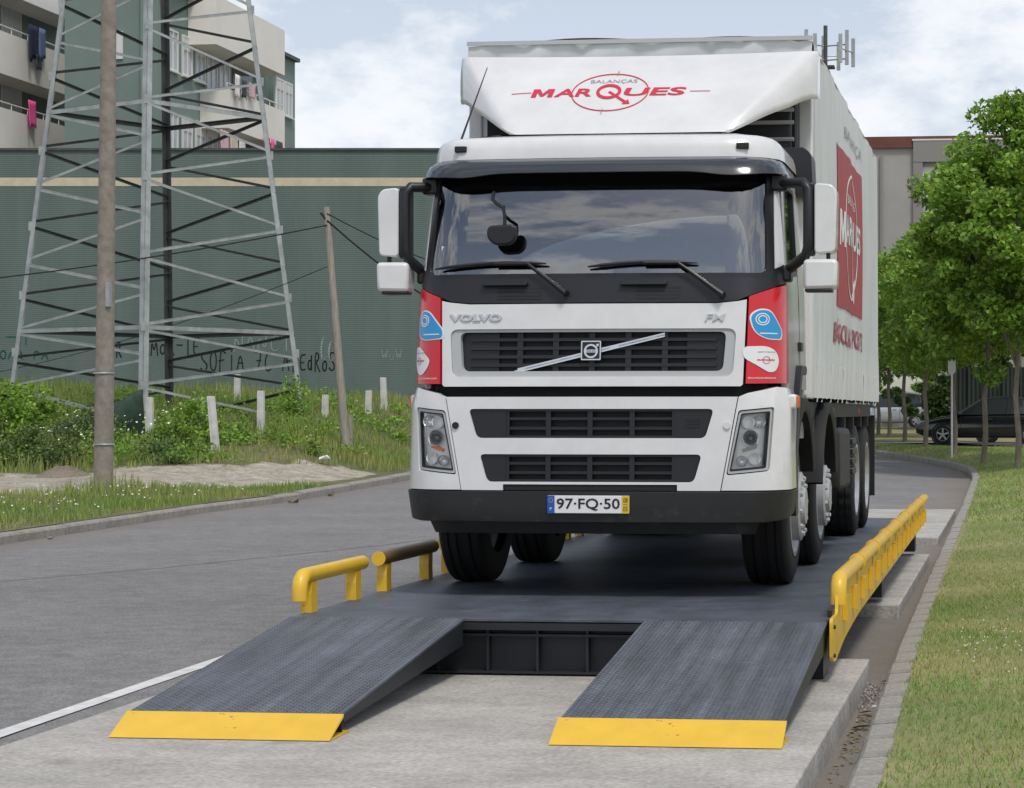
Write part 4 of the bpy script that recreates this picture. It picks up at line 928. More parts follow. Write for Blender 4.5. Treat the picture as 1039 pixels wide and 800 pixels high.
for y,src in ((1.40,ws_),(3.37,ws_),(7.33,wd_),(8.75,wd_)):
    for sg in (1,-1):
        w=src if src not in used else copy_tree(src); used.add(src); w.parent=TK
        w.location=(1.005 if sg>0 else -1.08,y,.534); w.rotation_euler=(R(rnd.uniform(0,60)),0,0 if sg>0 else math.pi)
        if src is ws_: w.rotation_euler[0]*=1
    box('axle',-.9,.9,y-.07,y+.07,.46,.60,'chassis',TK,.03)
    for sg in (-1,1): MB().box(sg*.42-.04,sg*.42+.04,y-.55,y+.55,.62,.72).build('leaf_spring','chassis',TK)
MB().lathe([(-.2,.0),(-.2,.12),(-.1,.2),(.1,.2),(.2,.12),(.2,0)],(0,7.33,.53),'y',16).build('differential','chassis',TK,40)
# ------------------------------------------------------------------ long green wall with graffiti
WA=Vector((-52,56.7,0)); WB=Vector((-15.7,60.66,0)); wd=(WB-WA).normalized(); wn=Vector((wd.y,-wd.x,0)); WL=(WB-WA).length; WH=8.98
wall=empty('boundary_wall',tuple(WA),math.atan2(wd.y,wd.x)); tag(wall,'long dark green painted wall with beige stripe and graffiti behind the tower','wall')
box('wall_face',0,WL,0,.45,.8,7.96,'greenwall',wall)
box('beige_stripe',0,WL,-.012,.45,7.962,8.205,'cream' if False else 'c_sand',wall); box('upper_wall',0,WL,0,.45,8.207,WH,'greenwall',wall); box('coping',-.02,WL+.02,-.05,.5,WH+.002,WH+.07,'galvdark',wall)
def wl(X,Z): # wall-local coordinates from world X
    return ((X-WA.x)/wd.x,Z)
STR={'S':[[(1,.9),(.7,1),(.2,.95),(.1,.7),(.5,.5),(.9,.35),(.8,.05),(.3,0),(0,.15)]],'O':[[(.5,1),(.1,.8),(.05,.3),(.4,0),(.8,.1),(.95,.6),(.75,.95),(.5,1)]],'F':[[(.1,-.2),(.2,.9),(.5,1.05),(.9,.9)],[(.0,.5),(.7,.55)]],'I':[[(.5,0),(.5,.8)],[(.45,1),(.55,1.05)]],
'A':[[(0,0),(.45,1),(.9,0)],[(.15,.4),(.8,.4)]],'7':[[(.05,.95),(.9,1),(.35,0)],[(.2,.5),(.8,.52)]],'C':[[(.9,.9),(.5,1),(.1,.6),(.2,.1),(.6,0),(.95,.15)]],'P':[[(.1,0),(.15,1),(.7,.95),(.85,.7),(.6,.5),(.15,.45)]],'E':[[(.9,1),(.1,.95),(.1,0),(.9,.05)],[(.1,.5),(.7,.5)]],
'D':[[(.1,0),(.1,1),(.7,.85),(.9,.4),(.6,.05),(.1,0)]],'R':[[(.1,0),(.15,1),(.75,.9),(.7,.6),(.2,.5),(.9,0)]],'T':[[(.5,0),(.5,1)],[(0,.95),(1,1)]],'M':[[(0,0),(.1,.9),(.45,.2),(.8,.95),(1,0)]],'N':[[(0,0),(.1,1),(.8,.05),(.9,1)]],'V':[[(0,1),(.45,0),(.95,1)]],'W':[[(0,1),(.25,0),(.5,.8),(.75,0),(1,1)]],'-':[[(.1,.5),(.9,.5)]],'L':[[(.1,1),(.1,0),(.8,.05)]],' ':[],'J':[[(.8,1),(.75,.2),(.4,0),(.1,.2)]],'o':[[(.5,.6),(.15,.45),(.15,.1),(.5,0),(.8,.15),(.8,.5),(.5,.6)]],'d':[[(.7,.5),(.3,.55),(.1,.2),(.4,0),(.7,.15),(.75,1),(.75,0)]]}
def chaik(p):
    for _ in range(2):
        if len(p)<3: return p
        q=[p[0]]
        for a,b in zip(p,p[1:]): q+=[(a[0]*.75+b[0]*.25,a[1]*.75+b[1]*.25),(a[0]*.25+b[0]*.75,a[1]*.25+b[1]*.75)]
        p=q+[p[-1]]
    return p
def graff(name,s,X,Z,h,w,mat,lw=.045):
    u,z=wl(X,Z); mb=MB(); r=random.Random(len(s)*7+int(h*100))
    for k,ch in enumerate(s):
        dz=r.uniform(-.06,.06)*h; sc=r.uniform(.88,1.12)
        for st in STR.get(ch,[]):
            st=chaik(st); pts=[(u+(k+a*.78)*w,-.006-.0008*(k%3),z+dz+b*h*sc) for a,b in st]
            for p,q in zip(pts,pts[1:]): mb.bar(p,q,lw,.003,(0,1,0)) if False else mb.add(*stroke(p,q,lw*.72))
    return mb.build(name,mat,wall)
def stroke(p,q,w):
    d=Vector((q[0]-p[0],0,q[2]-p[2])); L_=d.length or 1; d/=L_; n=Vector((-d.z,0,d.x))*w/2; e=d*w*.35; P=Vector(p)-e; Q=Vector(q)+e
    return [P-n,Q-n,Q+n,P+n],[(0,1,2,3)]
graff('teal_graffiti','-T',-28.7,3.42,.45,.42,'graffteal',.06); graff('teal_graffiti','ROAR PA',-29.1,3.02,.24,.24,'graffteal',.045)
graff('black_graffiti','ToR',-25.95,3.1,.42,.20,'graffblack',.055); graff('black_graffiti','AMoR-TE',-24.8,3.14,.50,.24,'graffblack',.05)
graff('black_graffiti','SOFIA 7C A',-23.15,2.68,.52,.26,'graffblack',.05); graff('black_graffiti','-PEdRoSO',-20.75,2.68,.50,.21,'graffblack',.05)
graff('white_graffiti','NANCI',-22.2,3.25,.45,.34,'graffwhite',.03); graff('white_graffiti','CC',-19.75,2.98,.62,.22,'graffwhite',.06); graff('white_graffiti','WoW',-18.0,3.0,.30,.20,'graffwhite',.02)
# ------------------------------------------------------------------ lattice tower
cc,sn=math.cos(CA),math.sin(CA)
def camw(lat,dep): return Vector((lat*cc-dep*sn,lat*sn+dep*cc,0))
TC=camw(-14.34,50.03)
tw=empty('lattice_tower',(TC.x,TC.y,0)); tag(tw,'tall grey galvanised lattice pylon standing in the weeds before the green wall','pylon')
def legp(i,z):
    r=max(.35,3.085-(z-3.37)*.127); th=R(10.8)
    lat,dep=[(math.sin(th),-math.cos(th)),(math.cos(th),math.sin(th)),(-math.sin(th),math.cos(th)),(-math.cos(th),-math.sin(th))][i]
    p=camw(lat*r,dep*r); return Vector((p.x,p.y,z))
def angle(name,p,q,w,mat,inward,t=.012,leg=False):
    """L-section steel member: one flange in the plane of the face, one pointing into the tower along its top edge"""
    p=Vector(p);q=Vector(q); d=(q-p).normalized(); i=(Vector(inward)-d*Vector(inward).dot(d)).normalized(); k=d.cross(i).normalized(); mb=MB()
    if leg: a=(i+k).normalized(); b=(i-k).normalized(); prs=((a,b),(b,a))
    else:
        if k.z>0: k=-k
        prs=((k,i),(i,k))
    for u,v in prs:
        mb.add([p,p+u*w,p+u*w+v*t,p+v*t,q,q+u*w,q+u*w+v*t,q+v*t],[(0,1,2,3),(7,6,5,4),(0,4,5,1),(1,5,6,2),(2,6,7,3),(3,7,4,0)])
    return mb.build(name,mat,tw)
ZT=20.0
for i in range(4):
    zb_=vergeL(*(legp(i,1)+TC).xy)-.2
    mid=Vector((0,0,0)); p,q=legp(i,zb_),legp(i,ZT); angle('leg',p,q,.145,'galvdark' if i==2 else 'galv',Vector((0,0,5))-Vector((p.x,p.y,5)),.012,True)  # rear leg: its shade is painted in with the darker steel
    box('footing',p.x-.3,p.x+.3,p.y-.3,p.y+.3,zb_-.1,zb_+.3,'concrete',tw)
NODA=[2.07,3.37,4.95,6.68,8.39,10.06,11.75,13.4,15.0,16.5,18.0,19.4]
for i in range(4):
    j=(i+1)%4; fm_=(legp(i,5)+legp(j,5)); fm_.z=0; inw=-fm_.normalized()
    for k in range(len(NODA)-1):
        za,zb2=NODA[k],NODA[k+1]; zm=(za+zb2)/2; gm='galv' if i in (0,3) else 'galvdark'  # braces of the two rear faces get a darker copy, shade painted in
        if k==0: angle('brace',legp(i,za),legp(j,za-.75),.064,gm,inw)
        angle('brace',legp(i,za+.07),legp(j,zm-.05),.064,gm,inw); angle('brace',legp(j,zm+.07),legp(i,zb2-.05),.064,gm,inw)
    for z in (3.40,8.40,13.5,19.5): angle('ring_beam',legp(i,z),legp(j,z),.10,'galv' if i in (0,3) else 'galvdark',inw)  # rear ring beams carry the same painted shade
for i in (0,1,3):
    for z in NODA[:8]:
        p=legp(i,z if i==0 else z+.8); d=Vector((p.x,p.y,0)).normalized(); box('gusset_plate',p.x-.05,p.x+.05,p.y-.012+d.y*.012,p.y+d.y*.012,p.z-.10,p.z+.10,'galv',tw)
# concrete utility pole in front and a leaning wooden pole near the wall
def pole(name,a,b,r0,r1,mat,label,cat):
    root=empty(name,(a[0],a[1],a[2])); tag(root,label,cat); n=10
    A=Vector(a);B=Vector(b); MB().tube([(A+(B-A)*t)-A for t in [k/n for k in range(n+1)]],[r0+(r1-r0)*k/n for k in range(n+1)],18).build('shaft',mat,root,50); return root
p1=pole('utility_pole',(-15.05,34.57,.05),(-14.94,34.58,9.6),.162,.115,'conpole','thick round concrete utility pole standing in roadside weeds before the lattice pylon','utility pole')
for z in (2.1,.92): MB().tube([(.166*math.cos(2*math.pi*k/20)-.0+.01,.166*math.sin(2*math.pi*k/20),z) for k in range(21)],.012,5,False).build('wire_band','galv',p1)
box('cable_clip',.10,.17,-.15,-.05,2.9+.3,3.6,'galv',p1)
p2=pole('wooden_pole',(-14.42,45.7,.70),(-14.84,45.65,5.95),.095,.068,'wood','slim leaning wooden pole carrying cables, right of the lattice pylon','utility pole')
box('strut',.05,.13,.0,.1,.0,.75,'wood',p2); MB().tube([(-.40,-.08,4.95),(-.52,-.12,5.12)],.03,6).build('insulator','cable',p2)
def cablet(name,pts,r,label,sag=.5):
    a,b=Vector(pts[0]),Vector(pts[1]); mb=MB(); mb.tube([a+(b-a)*t-Vector((0,0,4*sag*t*(1-t))) for t in [k/16 for k in range(17)]],r,5)
    o=mb.build(name,'cable'); tag(o,label,'cable'); return o
P2T=Vector((-14.80,45.58,5.55))
cablet('cable',(P2T,(-38,43.0,4.3)),.016,'thin black cable running left from the wooden pole past the pylon',.9)
cablet('cable',(P2T-Vector((0,0,.9)),(-30,56.0,2.2)),.009,'faint thin cable sloping down leftwards across the green wall',.4)
cablet('cable',(P2T+Vector((0,0,.1)),(-8.5,50.9,2.6)),.022,'black cable sagging right from the wooden pole towards the truck mirror',.9)
cablet('cable',(P2T+Vector((0,0,.25)),(-8.5,51.5,4.3)),.014,'upper thin cable running right from the wooden pole above the sagging one',.6)
# short white concrete fence posts
for x,y,zb_,h,lean,lab in ((-17.85,43.3,.755,1.06,0,'white concrete post holding the torn green net'),(-16.12,42.5,.832,1.0,-.09,'leaning white concrete post, first to the right of the net'),(-16.25,45.5,1.04,.93,.0,'upright white concrete post left of the pylon right foot'),(-19.95,54.1,1.92,.56,0,'far white concrete post seen under the pylon against the wall'),(-16.45,50.5,1.37,.55,.02,'short white concrete post just left of the wooden pole'),(-16.03,52.6,1.365,.68,.03,'white concrete post just right of the wooden pole'),(-16.2,54.6,1.56,.84,-.04,'white concrete post nearest the truck mirror by the wall')):
    z0=min(vergeL(x,y),zb_)-.1; h=zb_+h-z0; t=MB(); t.prism([(-.075,-.05),(.075,-.05),(.075,.05),(-.075,.05)],lambda a,b:(a,b,0),lambda a,b:(a*.92+lean*h,b*.92,h)); t.prism([(-.02,-.062),(.02,-.062),(.02,-.051),(-.02,-.051)],lambda a,b:(a,b,.1),lambda a,b:(a+lean*h,b,h-.02))
    o=t.build('fence_post','post'); o.location=(x,y,z0); tag(o,lab,'post','white fence posts')
# green shade net sagging from the first post
vs=[];fs=[]
for i in range(17):
    for j in range(9):
        t=i/16; w=j/8; x=-17.93-t*2.6; y=43.25-.5*t+.10*math.sin(i*.9+j*.5); top=1.75-1.15*t**.7; zg=vergeL(x,y); z=zg+w*max(.12,(vergeL(-17.9,43.3)+1.02*(1-t)**1.3+.12)-zg)
        vs.append((x,y-.12*math.sin(w*3),z+.02*math.sin(i*1.7)))
        if i and j: n=len(vs)-1; fs.append((n-10,n-1,n,n-9))
o=mobj('shade_net',vs,fs,'net',None,60); tag(o,'torn dark green shade net drooping from a white post','net')
md=o.modifiers.new('thick','SOLIDIFY'); md.thickness=.008

# ------------------------------------------------------------------ vegetation helpers
def leaves(name,C,size,mat,parent,up=.35,seed=1,asp=.62):
    """C (n,3) leaf centres -> folded diamond leaves"""
    g=np.random.default_rng(seed); n=len(C); d=g.normal(size=(n,3)); d[:,2]=d[:,2]*.7-.15; d/=np.linalg.norm(d,axis=1)[:,None]
    u=g.normal(size=(n,3)); u[:,2]+=up*3; s=np.cross(d,u); s/=np.linalg.norm(s,axis=1)[:,None]+1e-9; nn=np.cross(s,d)
    L_=size*g.uniform(.7,1.3,n)[:,None]; w=L_*asp*.5
    P0=C-d*L_*.5; P1=C+s*w+nn*w*.35-d*L_*.05; P2=C+d*L_*.5; P3=C-s*w+nn*w*.35-d*L_*.05
    V=np.stack([P0,P1,P2,P3],1).reshape(-1,3); b=np.arange(n)*4
    F=np.stack([np.stack([b,b+1,b+2],1),np.stack([b,b+2,b+3],1)],1).reshape(-1,3)
    return npmesh(name,V,F,mat,parent)
def npmesh(name,V,F,mat,parent=None):
    me=bpy.data.meshes.new(name); k=F.shape[1]; me.vertices.add(len(V)); me.vertices.foreach_set('co',V.astype(np.float32).ravel())
    me.loops.add(F.size); me.loops.foreach_set('vertex_index',F.astype(np.int32).ravel()); me.polygons.add(len(F)); me.polygons.foreach_set('loop_start',(np.arange(len(F))*k).astype(np.int32)); me.update(calc_edges=True); me.validate()
    me.materials.append(M[mat]); o=bpy.data.objects.new(name,me); COL.objects.link(o)
    if parent: o.parent=parent
    return o
def crownpts(seed,n,cx,rx,rz,nclump,clr):
    """leaf centres in lumpy clumps spread through an ellipsoid, denser near its skin"""
    g=np.random.default_rng(seed); d=g.normal(size=(nclump,3)); d/=np.linalg.norm(d,axis=1)[:,None]; r=g.uniform(.35,1.0,nclump)**.6
    c=d*r[:,None]*np.array([rx,rx,rz])*g.uniform(.82,1.1,(nclump,1)); c[:,2]=np.where(c[:,2]<0,c[:,2]*.85,c[:,2]); c[:,:2]*=np.where(c[:,2]>0,1-.62*np.clip(c[:,2]/rz,0,1)**1.5,1)[:,None]
    k=g.integers(0,nclump,n); q=g.normal(size=(n,3)); q/=np.linalg.norm(q,axis=1)[:,None]; rr=clr*g.uniform(.6,1.25,nclump)[k]*g.uniform(.15,1,n)**.5
    return c[k]+q*rr[:,None]*np.array([1,1,.7])+np.array(cx), c+np.array(cx)
def tree(x,y,H,hc,rx,seed,label,nleaf=7000,size=.17,lean=0,group='young street trees along the lawn'):
    z0=vergeR(x,y)-.05; root=empty('street_tree',(x,y,z0)); tag(root,label,'tree',group); r=random.Random(seed)
    zc=hc+(H-hc)*.45; rz=(H-hc)*.54
    path=[(0,0,0),(.03+lean*.3,0,hc*.35),(-.04+lean*.6,.02,hc*.7),(lean,0,hc),(lean*1.1,.03,zc),(lean,.0,H*.86)]
    MB().tube(path,[.078,.068,.062,.056,.045,.015],10).build('trunk','bark',root,50)
    P,cl=crownpts(seed,nleaf,(lean,0,zc),rx,rz,150,.54)
    mb=MB()
    for k in range(18):
        c=cl[(k*5)%len(cl)]; t=r.uniform(.0,.6); zz=hc*.95+(zc-hc)*t*1.4; mid=Vector((c[0]*.45,c[1]*.45,zz+(c[2]-zz)*.55+.1)); mb.tube([(lean,0,zz),mid,Vector(c)],[.026,.016,.006],5)
    mb.build('limbs','bark',root)
    o=leaves('crown',P,size,'leaf',root,.35,seed); return root
tree(.05,48.3,8.4,2.3,2.45,3,'tallest leafy street tree with the nearest trunk at the picture edge',60000,.14,.0)
tree(-.78,53.2,7.3,2.35,2.35,5,'leafy street tree with a bent slender trunk, second nearest, before the black car',42000,.14,.12)
tree(-1.62,58.2,6.6,2.3,2.3,8,'leafy street tree next to the small white sign post',42000,.14,0)
tree(-2.6,63.1,6.2,2.3,2.5,13,'leafy street tree just left of the black car front',38000,.14,.05)
tree(-3.55,70.0,6.1,2.3,2.7,21,'leafy street tree right of the silver car rear end',30000,.15,0)
tree(-4.4,76.2,6.0,2.3,2.7,34,'leafy street tree in front of the silver car rear door',22000,.15,0)
tree(-5.0,79.6,6.0,2.2,2.7,55,'farthest leafy street tree beside the truck rear edge',20000,.15,0)
# grass blades
def blades(name,XY,h,w,mat,zf,kind='stuff',seed=4,label=None,lean=.35):
    g=np.random.default_rng(seed); n=len(XY); z=np.array([zf(a,b) for a,b in XY]); B=np.column_stack([XY,z-.02]); a=g.uniform(0,2*np.pi,n); D=np.column_stack([np.cos(a),np.sin(a),np.zeros(n)])
    b=g.uniform(0,2*np.pi,n); T=np.column_stack([np.cos(b),np.sin(b),np.zeros(n)]); h=np.asarray(h)*g.uniform(.55,1.3,n); h=h[:,None]; ww=np.asarray(w)*np.ones((n,1)); le=g.uniform(0,lean,n)[:,None]*h
    up=np.array([0,0,1.0]); M1=B+up*h*.55+T*le*.35; tip=B+up*h+T*le
    V=np.stack([B-D*ww*.5,B+D*ww*.5,M1+D*ww*.4,M1-D*ww*.4,tip],1).reshape(-1,3); k=np.arange(n)*5
    F=np.stack([np.stack([k,k+1,k+2],1),np.stack([k,k+2,k+3],1),np.stack([k+3,k+2,k+4],1)],1).reshape(-1,3)
    o=npmesh(name,V,F,mat); tag(o,label,None,None,kind); return o
def scatter(n,x0,x1,y0,y1,acc,seed):
    g=np.random.default_rng(seed); out=[]
    while len(out)<n:
        xs=g.uniform(x0,x1,4000); ys=g.uniform(y0,y1,4000); u=g.uniform(0,1,4000)
        out+=[(a,b) for a,b,c in zip(xs,ys,u) if c<acc(a,b)]
    return np.array(out[:n])
def nz2(x,y): return .5+.25*math.sin(x*1.3+2*math.sin(y*.7))+.25*math.sin(y*1.1-1.7*math.sin(x*.5))
# tall weeds behind the track, up to the wall
def accW(x,y):
    d=kerbL(y)-x
    if d<.5 or dirtmask(x,y)>.25: return 0
    hi=interp(x,[(-30,36),(-20,37.6),(-17,38.8),(-15.4,40.0),(-13.2,43.5)])
    if y<hi: return 0
    return min(1,.35+.75*nz2(x,y))*(1 if y<52 else .6)
XYw=scatter(52000,-33,-13,37,59.5,accW,2)
hw_=np.array([ (.45+.65*nz2(a*.8+3,b*.8))*interp(a,[(-20,1),(-17,.66),(-15,.5)])*interp(b,[(38,.5),(43,1),(50,.8),(60,.75)]) for a,b in XYw])*.60
blades('tall_weeds',XYw,hw_,.024,'weed',vergeL,seed=5,label='tall green weeds and grass below the pylon up to the wall')
# broad-leaved weeds in clumps among the blades
gq=np.random.default_rng(77); CW=scatter(170,-27,-14.2,38.5,55,accW,78); PP=[]
for (a,b) in CW:
    k=int(gq.integers(90,240)); rr=gq.uniform(.2,.55); hh=gq.uniform(.25,.75)*(1 if a<-17 else .6); q=gq.normal(size=(k,3))*np.array([rr*.5,rr*.5,hh*.35]); q[:,2]=np.abs(q[:,2]); PP.append(q+np.array([a,b,vergeL(a,b)+.02]))
o=leaves('broadleaf_weeds',np.concatenate(PP),.085,'leaf',None,.3,79); tag(o,'clumps of broad-leaved weeds among the tall grass',None,None,'stuff')
CW=scatter(80,-25,-16,38.5,47,accW,81); PP=[]
for (a,b) in CW:
    k=int(gq.integers(90,200)); rr=gq.uniform(.2,.5); hh=gq.uniform(.2,.5); q=gq.normal(size=(k,3))*np.array([rr*.5,rr*.5,hh*.35]); q[:,2]=np.abs(q[:,2]); PP.append(q+np.array([a,b,vergeL(a,b)+.02]))
o=leaves('broadleaf_weeds',np.concatenate(PP),.08,'leafdark',None,.3,82); tag(o,'dark clumps of broad-leaved weeds left of the leaning post',None,None,'stuff')
# roadside patch between kerb and track
def accP(x,y):
    d=kerbL(y)-x
    if d<.22: return 0
    lo=interp(x,[(-30,28.5),(-20,29.8),(-17,30.6),(-15.4,32.4),(-13.2,39.0)])
    return (1 if y<lo-.1 else 0)*min(1,.3+.8*nz2(x*1.5,y*1.5))
XYp=scatter(26000,-24,-11.6,22,43,accP,8)
hp=np.array([.07+.38*max(0,1-math.hypot((a+15.2)/1.6,(b-34.0)/1.6))+.10*nz2(a*2,b*2) for a,b in XYp])
blades('roadside_grass',XYp,hp,.018,'weed',vergeL,seed=9,label='short flowering grass along the left kerb')
# white flowers
def flowers(name,XY,zoff,r,label,seed):
    g=np.random.default_rng(seed); n=len(XY); C=np.column_stack([XY,[vergeL(a,b) for a,b in XY]]); C[:,2]+=zoff*g.uniform(.7,1.2,n); k=6; t=np.arange(k)*2*np.pi/k; tilt=g.normal(size=(n,3))*.4+np.array([0,-.5,1]); tilt/=np.linalg.norm(tilt,axis=1)[:,None]
    s=np.cross(tilt,[1,0,0]); s/=np.linalg.norm(s,axis=1)[:,None]; w=np.cross(tilt,s); rr=r*g.uniform(.6,1.3,n)[:,None,None]
    V=(C[:,None,:]+rr*(np.cos(t)[None,:,None]*s[:,None,:]+np.sin(t)[None,:,None]*w[:,None,:])); o=npmesh(name,V.reshape(-1,3),np.arange(n*k).reshape(n,k),'flower'); tag(o,label,None,None,'stuff')
flowers('white_flowers',scatter(420,-23,-12.2,24,36,accP,31),.16,.012,'tiny white flowers in the roadside grass',1)
flowers('white_flowers',scatter(260,-25,-17,40,46,accW,32),.62,.022,'white umbel flowers among the tall weeds',2)
# shrubs at the left edge of the plot
def shrub(x,y,rx,rz,seed,label,n=2600,mat='leafdark',size=.13,zf=vergeL,group=None):
    z=zf(x,y); root=empty('shrub',(x,y,z-.05)); tag(root,label,'shrub',group)
    P,cl=crownpts(seed,n,(0,0,rz*.75),rx,rz,34,.32); P[:,2]=np.abs(P[:,2]); leaves('foliage',P,size,mat,root,.2,seed)
    mb=MB()
    for c in cl[:12]: mb.tube([(c[0]*.1,c[1]*.1,0),(c[0]*.5,c[1]*.5,abs(c[2])*.5),(c[0],c[1],abs(c[2]))],[.02,.014,.006],5)
    mb.build('stems','bark',root); return root
shrub(-20.4,38.9,1.0,.50,61,'dense dark green shrub at the left picture edge behind the track',3400,'leafmid',.08)
shrub(-19.0,40.2,.8,.42,62,'low dark shrub between the left-edge shrub and the concrete pole',2600,'leafmid',.075)
shrub(-20.6,42.6,1.2,.80,63,'tall light green bush behind the dark shrubs left of the pole',3600,'leaf',.11)
shrub(-22.9,43.9,1.0,.95,64,'bright yellow-green bush at the far left under the pylon left foot',3000,'leaf',.11)
shrub(-16.9,43.4,.7,.55,65,'small green bush between the net post and the leaning post',1500,'leaf',.10)
shrub(-18.7,42.3,.8,.55,66,'low shrub right under the torn net',1700,'leafmid',.08)
shrub(-16.45,48.3,.3,.75,67,'narrow flowering climber at the pylon right foot',900,'leaf',.09)
# litter and stones by the track
def crumple(name,loc,s,mat,label,cat='litter'):
    r=random.Random(int(loc[0]*100)); vs=[(r.uniform(-1,1)*s,r.uniform(-.7,.7)*s,r.uniform(0,.8)*s) for _ in range(14)]
    bm=bmesh.new(); [bm.verts.new(v) for v in vs]; bmesh.ops.convex_hull(bm,input=bm.verts); me=bpy.data.meshes.new(name); bm.to_mesh(me); bm.free(); me.materials.append(M[mat]); o=bpy.data.objects.new(name,me); COL.objects.link(o); o.location=loc; tag(o,label,cat); return o
def onv(x,y,dz=0): return (x,y,vergeL(x,y)+dz)
crumple('paper_scrap',onv(-14.9,30.3,.12),.11,'stickerwhite','crumpled white paper in the roadside grass near the left kerb')
crumple('paper_scrap',onv(-13.95,40.6+2.2,.12),.12,'stickerwhite','pale scrap of litter in the weeds near the truck headlight')
cupo=MB().lathe([(0,0),(0,.05),(.16,.065),(.16,.055),(.02,.04)],(0,0,0),'z',14).build('plastic_cup','bluecup',None,40); cupo.location=onv(-19.2,38.9,.06); cupo.rotation_euler=(1.2,.3,.4); tag(cupo,'blue and white plastic cup lying at the track edge','cup'); 
MB().lathe([(.05,.0565),(.11,.0625),(.11,.0630),(.05,.0570)],(0,0,0),'z',14).build('label_band','stickerwhite',cupo)
def heap(x,y,r,h,label,seed):
    vs=[(0,0,h)];fs=[]; q=random.Random(seed); n=18
    for a in range(1,7):
        for k in range(n): t=2*math.pi*k/n; rr=r*a/6*(1+.12*math.sin(3*t+seed)); vs.append((rr*math.cos(t),rr*.6*math.sin(t),h*(math.cos(math.pi*a/6)*.5+.5)*(1+q.uniform(-.18,.18))-.03*(a==6)))
    fs+=[(0,1+k,1+(k+1)%n) for k in range(n)]
    for a in range(5): fs+=[(1+a*n+k,1+(a+1)*n+k,1+(a+1)*n+(k+1)%n,1+a*n+(k+1)%n) for k in range(n)]
    o=mobj('soil_heap',vs,fs,'soil',None,60); o.location=onv(x,y,-.02); tag(o,label,'soil heap')
heap(-17.6,38.6,.75,.22,'low heap of bare soil beside the track left of the pole',1); heap(-19.0,38.2,.5,.16,'smaller heap of bare soil further left by the shrubs',2)
crumple('stone',(kerbL(35.2)+.25,35.2,roadZ(-12,35.2)),.12,'soil','brown clod on the asphalt against the left kerb, nearer the pole','clod'); crumple('stone',(kerbL(37.6)+.2,37.6,roadZ(-12,37.6)),.12,'soil','brown clod on the asphalt against the left kerb, nearer the truck','clod'); crumple('stone',(kerbL(24.9)+.2,24.9,roadZ(-12,24.9)),.05,'kerb','small pale stone on the asphalt by the left kerb','stone')
# lawn on the right
XYl=scatter(120000,-.65,2.4,7.5,30,lambda x,y:(1 if x>kerbR(y)+.135+.014*math.sin(y*7)+.006*math.sin(y*23) else 0)*(1.0 if y<18 else .5)*(.45+.55*nz2(x*3,y*2)),12)
blades('lawn_grass',XYl,.045,.0065,'lawn',vergeR,seed=13,label='mown grass with dry patches right of the kerb',lean=.9)
XYm=scatter(40000,-5,3.5,30,66,lambda x,y:(1 if x>kerbR(y)+.16 else 0)*(1 if (y-streetC(x)>3.3 or streetC(x)-y>3.3+2.2*sstep(-3.5,0,x)) else 0)*(.4+.6*nz2(x*2,y)),14)
blades('lawn_grass',XYm,.07,.02,'lawn',vergeR,seed=15,label='mown grass under the street trees',lean=.9)
cl_=MB()
for a,b in scatter(45,-.4,.1,12.2,17,lambda x,y:(1 if x>kerbR(y)+.3 else 0)*max(0,1-abs(y-14.3)/2),16): cl_.lathe([(0,0),(0,.0055),(.006,.003),(.006,0)],(a,b,vergeR(a,b)+.03),'z',6)
o=cl_.build('clover_flowers','flower'); tag(o,'white clover flowers in the mown grass',None,None,'stuff')
# gutter: gravel spill, dry leaves, a stick
g=np.random.default_rng(3); mb=MB()
for k in range(900):
    y=13.05-abs(g.normal())*.42; x=-.872+abs(g.normal())*.055*(1+.6*(13.05-y)*-0.2); s=g.uniform(.004,.012); z=roadZ(x,y)+max(0,.085-(x+.88)*.9)*max(0,1-abs(y-12.65)/.8)*g.uniform(.3,1)
    if x>-.74: continue
    q=[Vector(g.normal(size=3)).normalized()*s for _ in range(4)]; c=Vector((x,y,z)); mb.add([c+p for p in q],[(0,1,2),(0,2,3),(0,3,1),(1,3,2)])
o=mb.build('gravel_spill','gravel'); tag(o,'small spill of gravel between the slab and the kerb',None,None,'stuff')
mb=MB()
for k in range(230):
    y=11.9-abs(g.normal())*.9; x=min(-.745,-.85+abs(g.normal())*.045); c=Vector((x,y,roadZ(x,y)+.008)); a=g.uniform(0,6.3); d=Vector((math.cos(a),math.sin(a),g.uniform(-.2,.4))); n=Vector((-d.y,d.x,g.uniform(-.2,.4))); s=g.uniform(.008,.02)
    mb.add([c-d*s,c+n*s*.5,c+d*s,c-n*s*.5],[(0,1,2),(0,2,3)])
o=mb.build('leaf_litter','leaflitter'); tag(o,'dry brown leaves and crumbs in the gutter',None,None,'stuff')
for (x,y,s,lab) in ((-.80,11.35,.05,'large curled dry leaf in the gutter nearest the camera'),(-.82,11.9,.035,'curled dry leaf in the gutter beside the slab edge'),(-.78,13.3,.04,'dry leaf in the gutter beyond the gravel spill')):
    mb=MB(); z=roadZ(x,y)+.012
    for i in range(6):
        t=i/5; w=s*.5*math.sin(math.pi*(.08+.86*t)); mb.v+=[(x-s+2*s*t,y-w,z+.012*t+w*.5),(x-s+2*s*t,y,z+.01*t),(x-s+2*s*t,y+w,z+.012*t+w*.5)]
        if i: n=len(mb.v)-6; mb.f+=[(n,n+1,n+4,n+3),(n+1,n+2,n+5,n+4)]
    o=mb.build('dry_leaf','leaflitter',None,60); tag(o,lab,'leaf')
crumple('paper_scrap',(-.79,12.25,roadZ(-.79,12.25)),.018,'stickerwhite','tiny white scrap beside the gravel spill in the gutter')
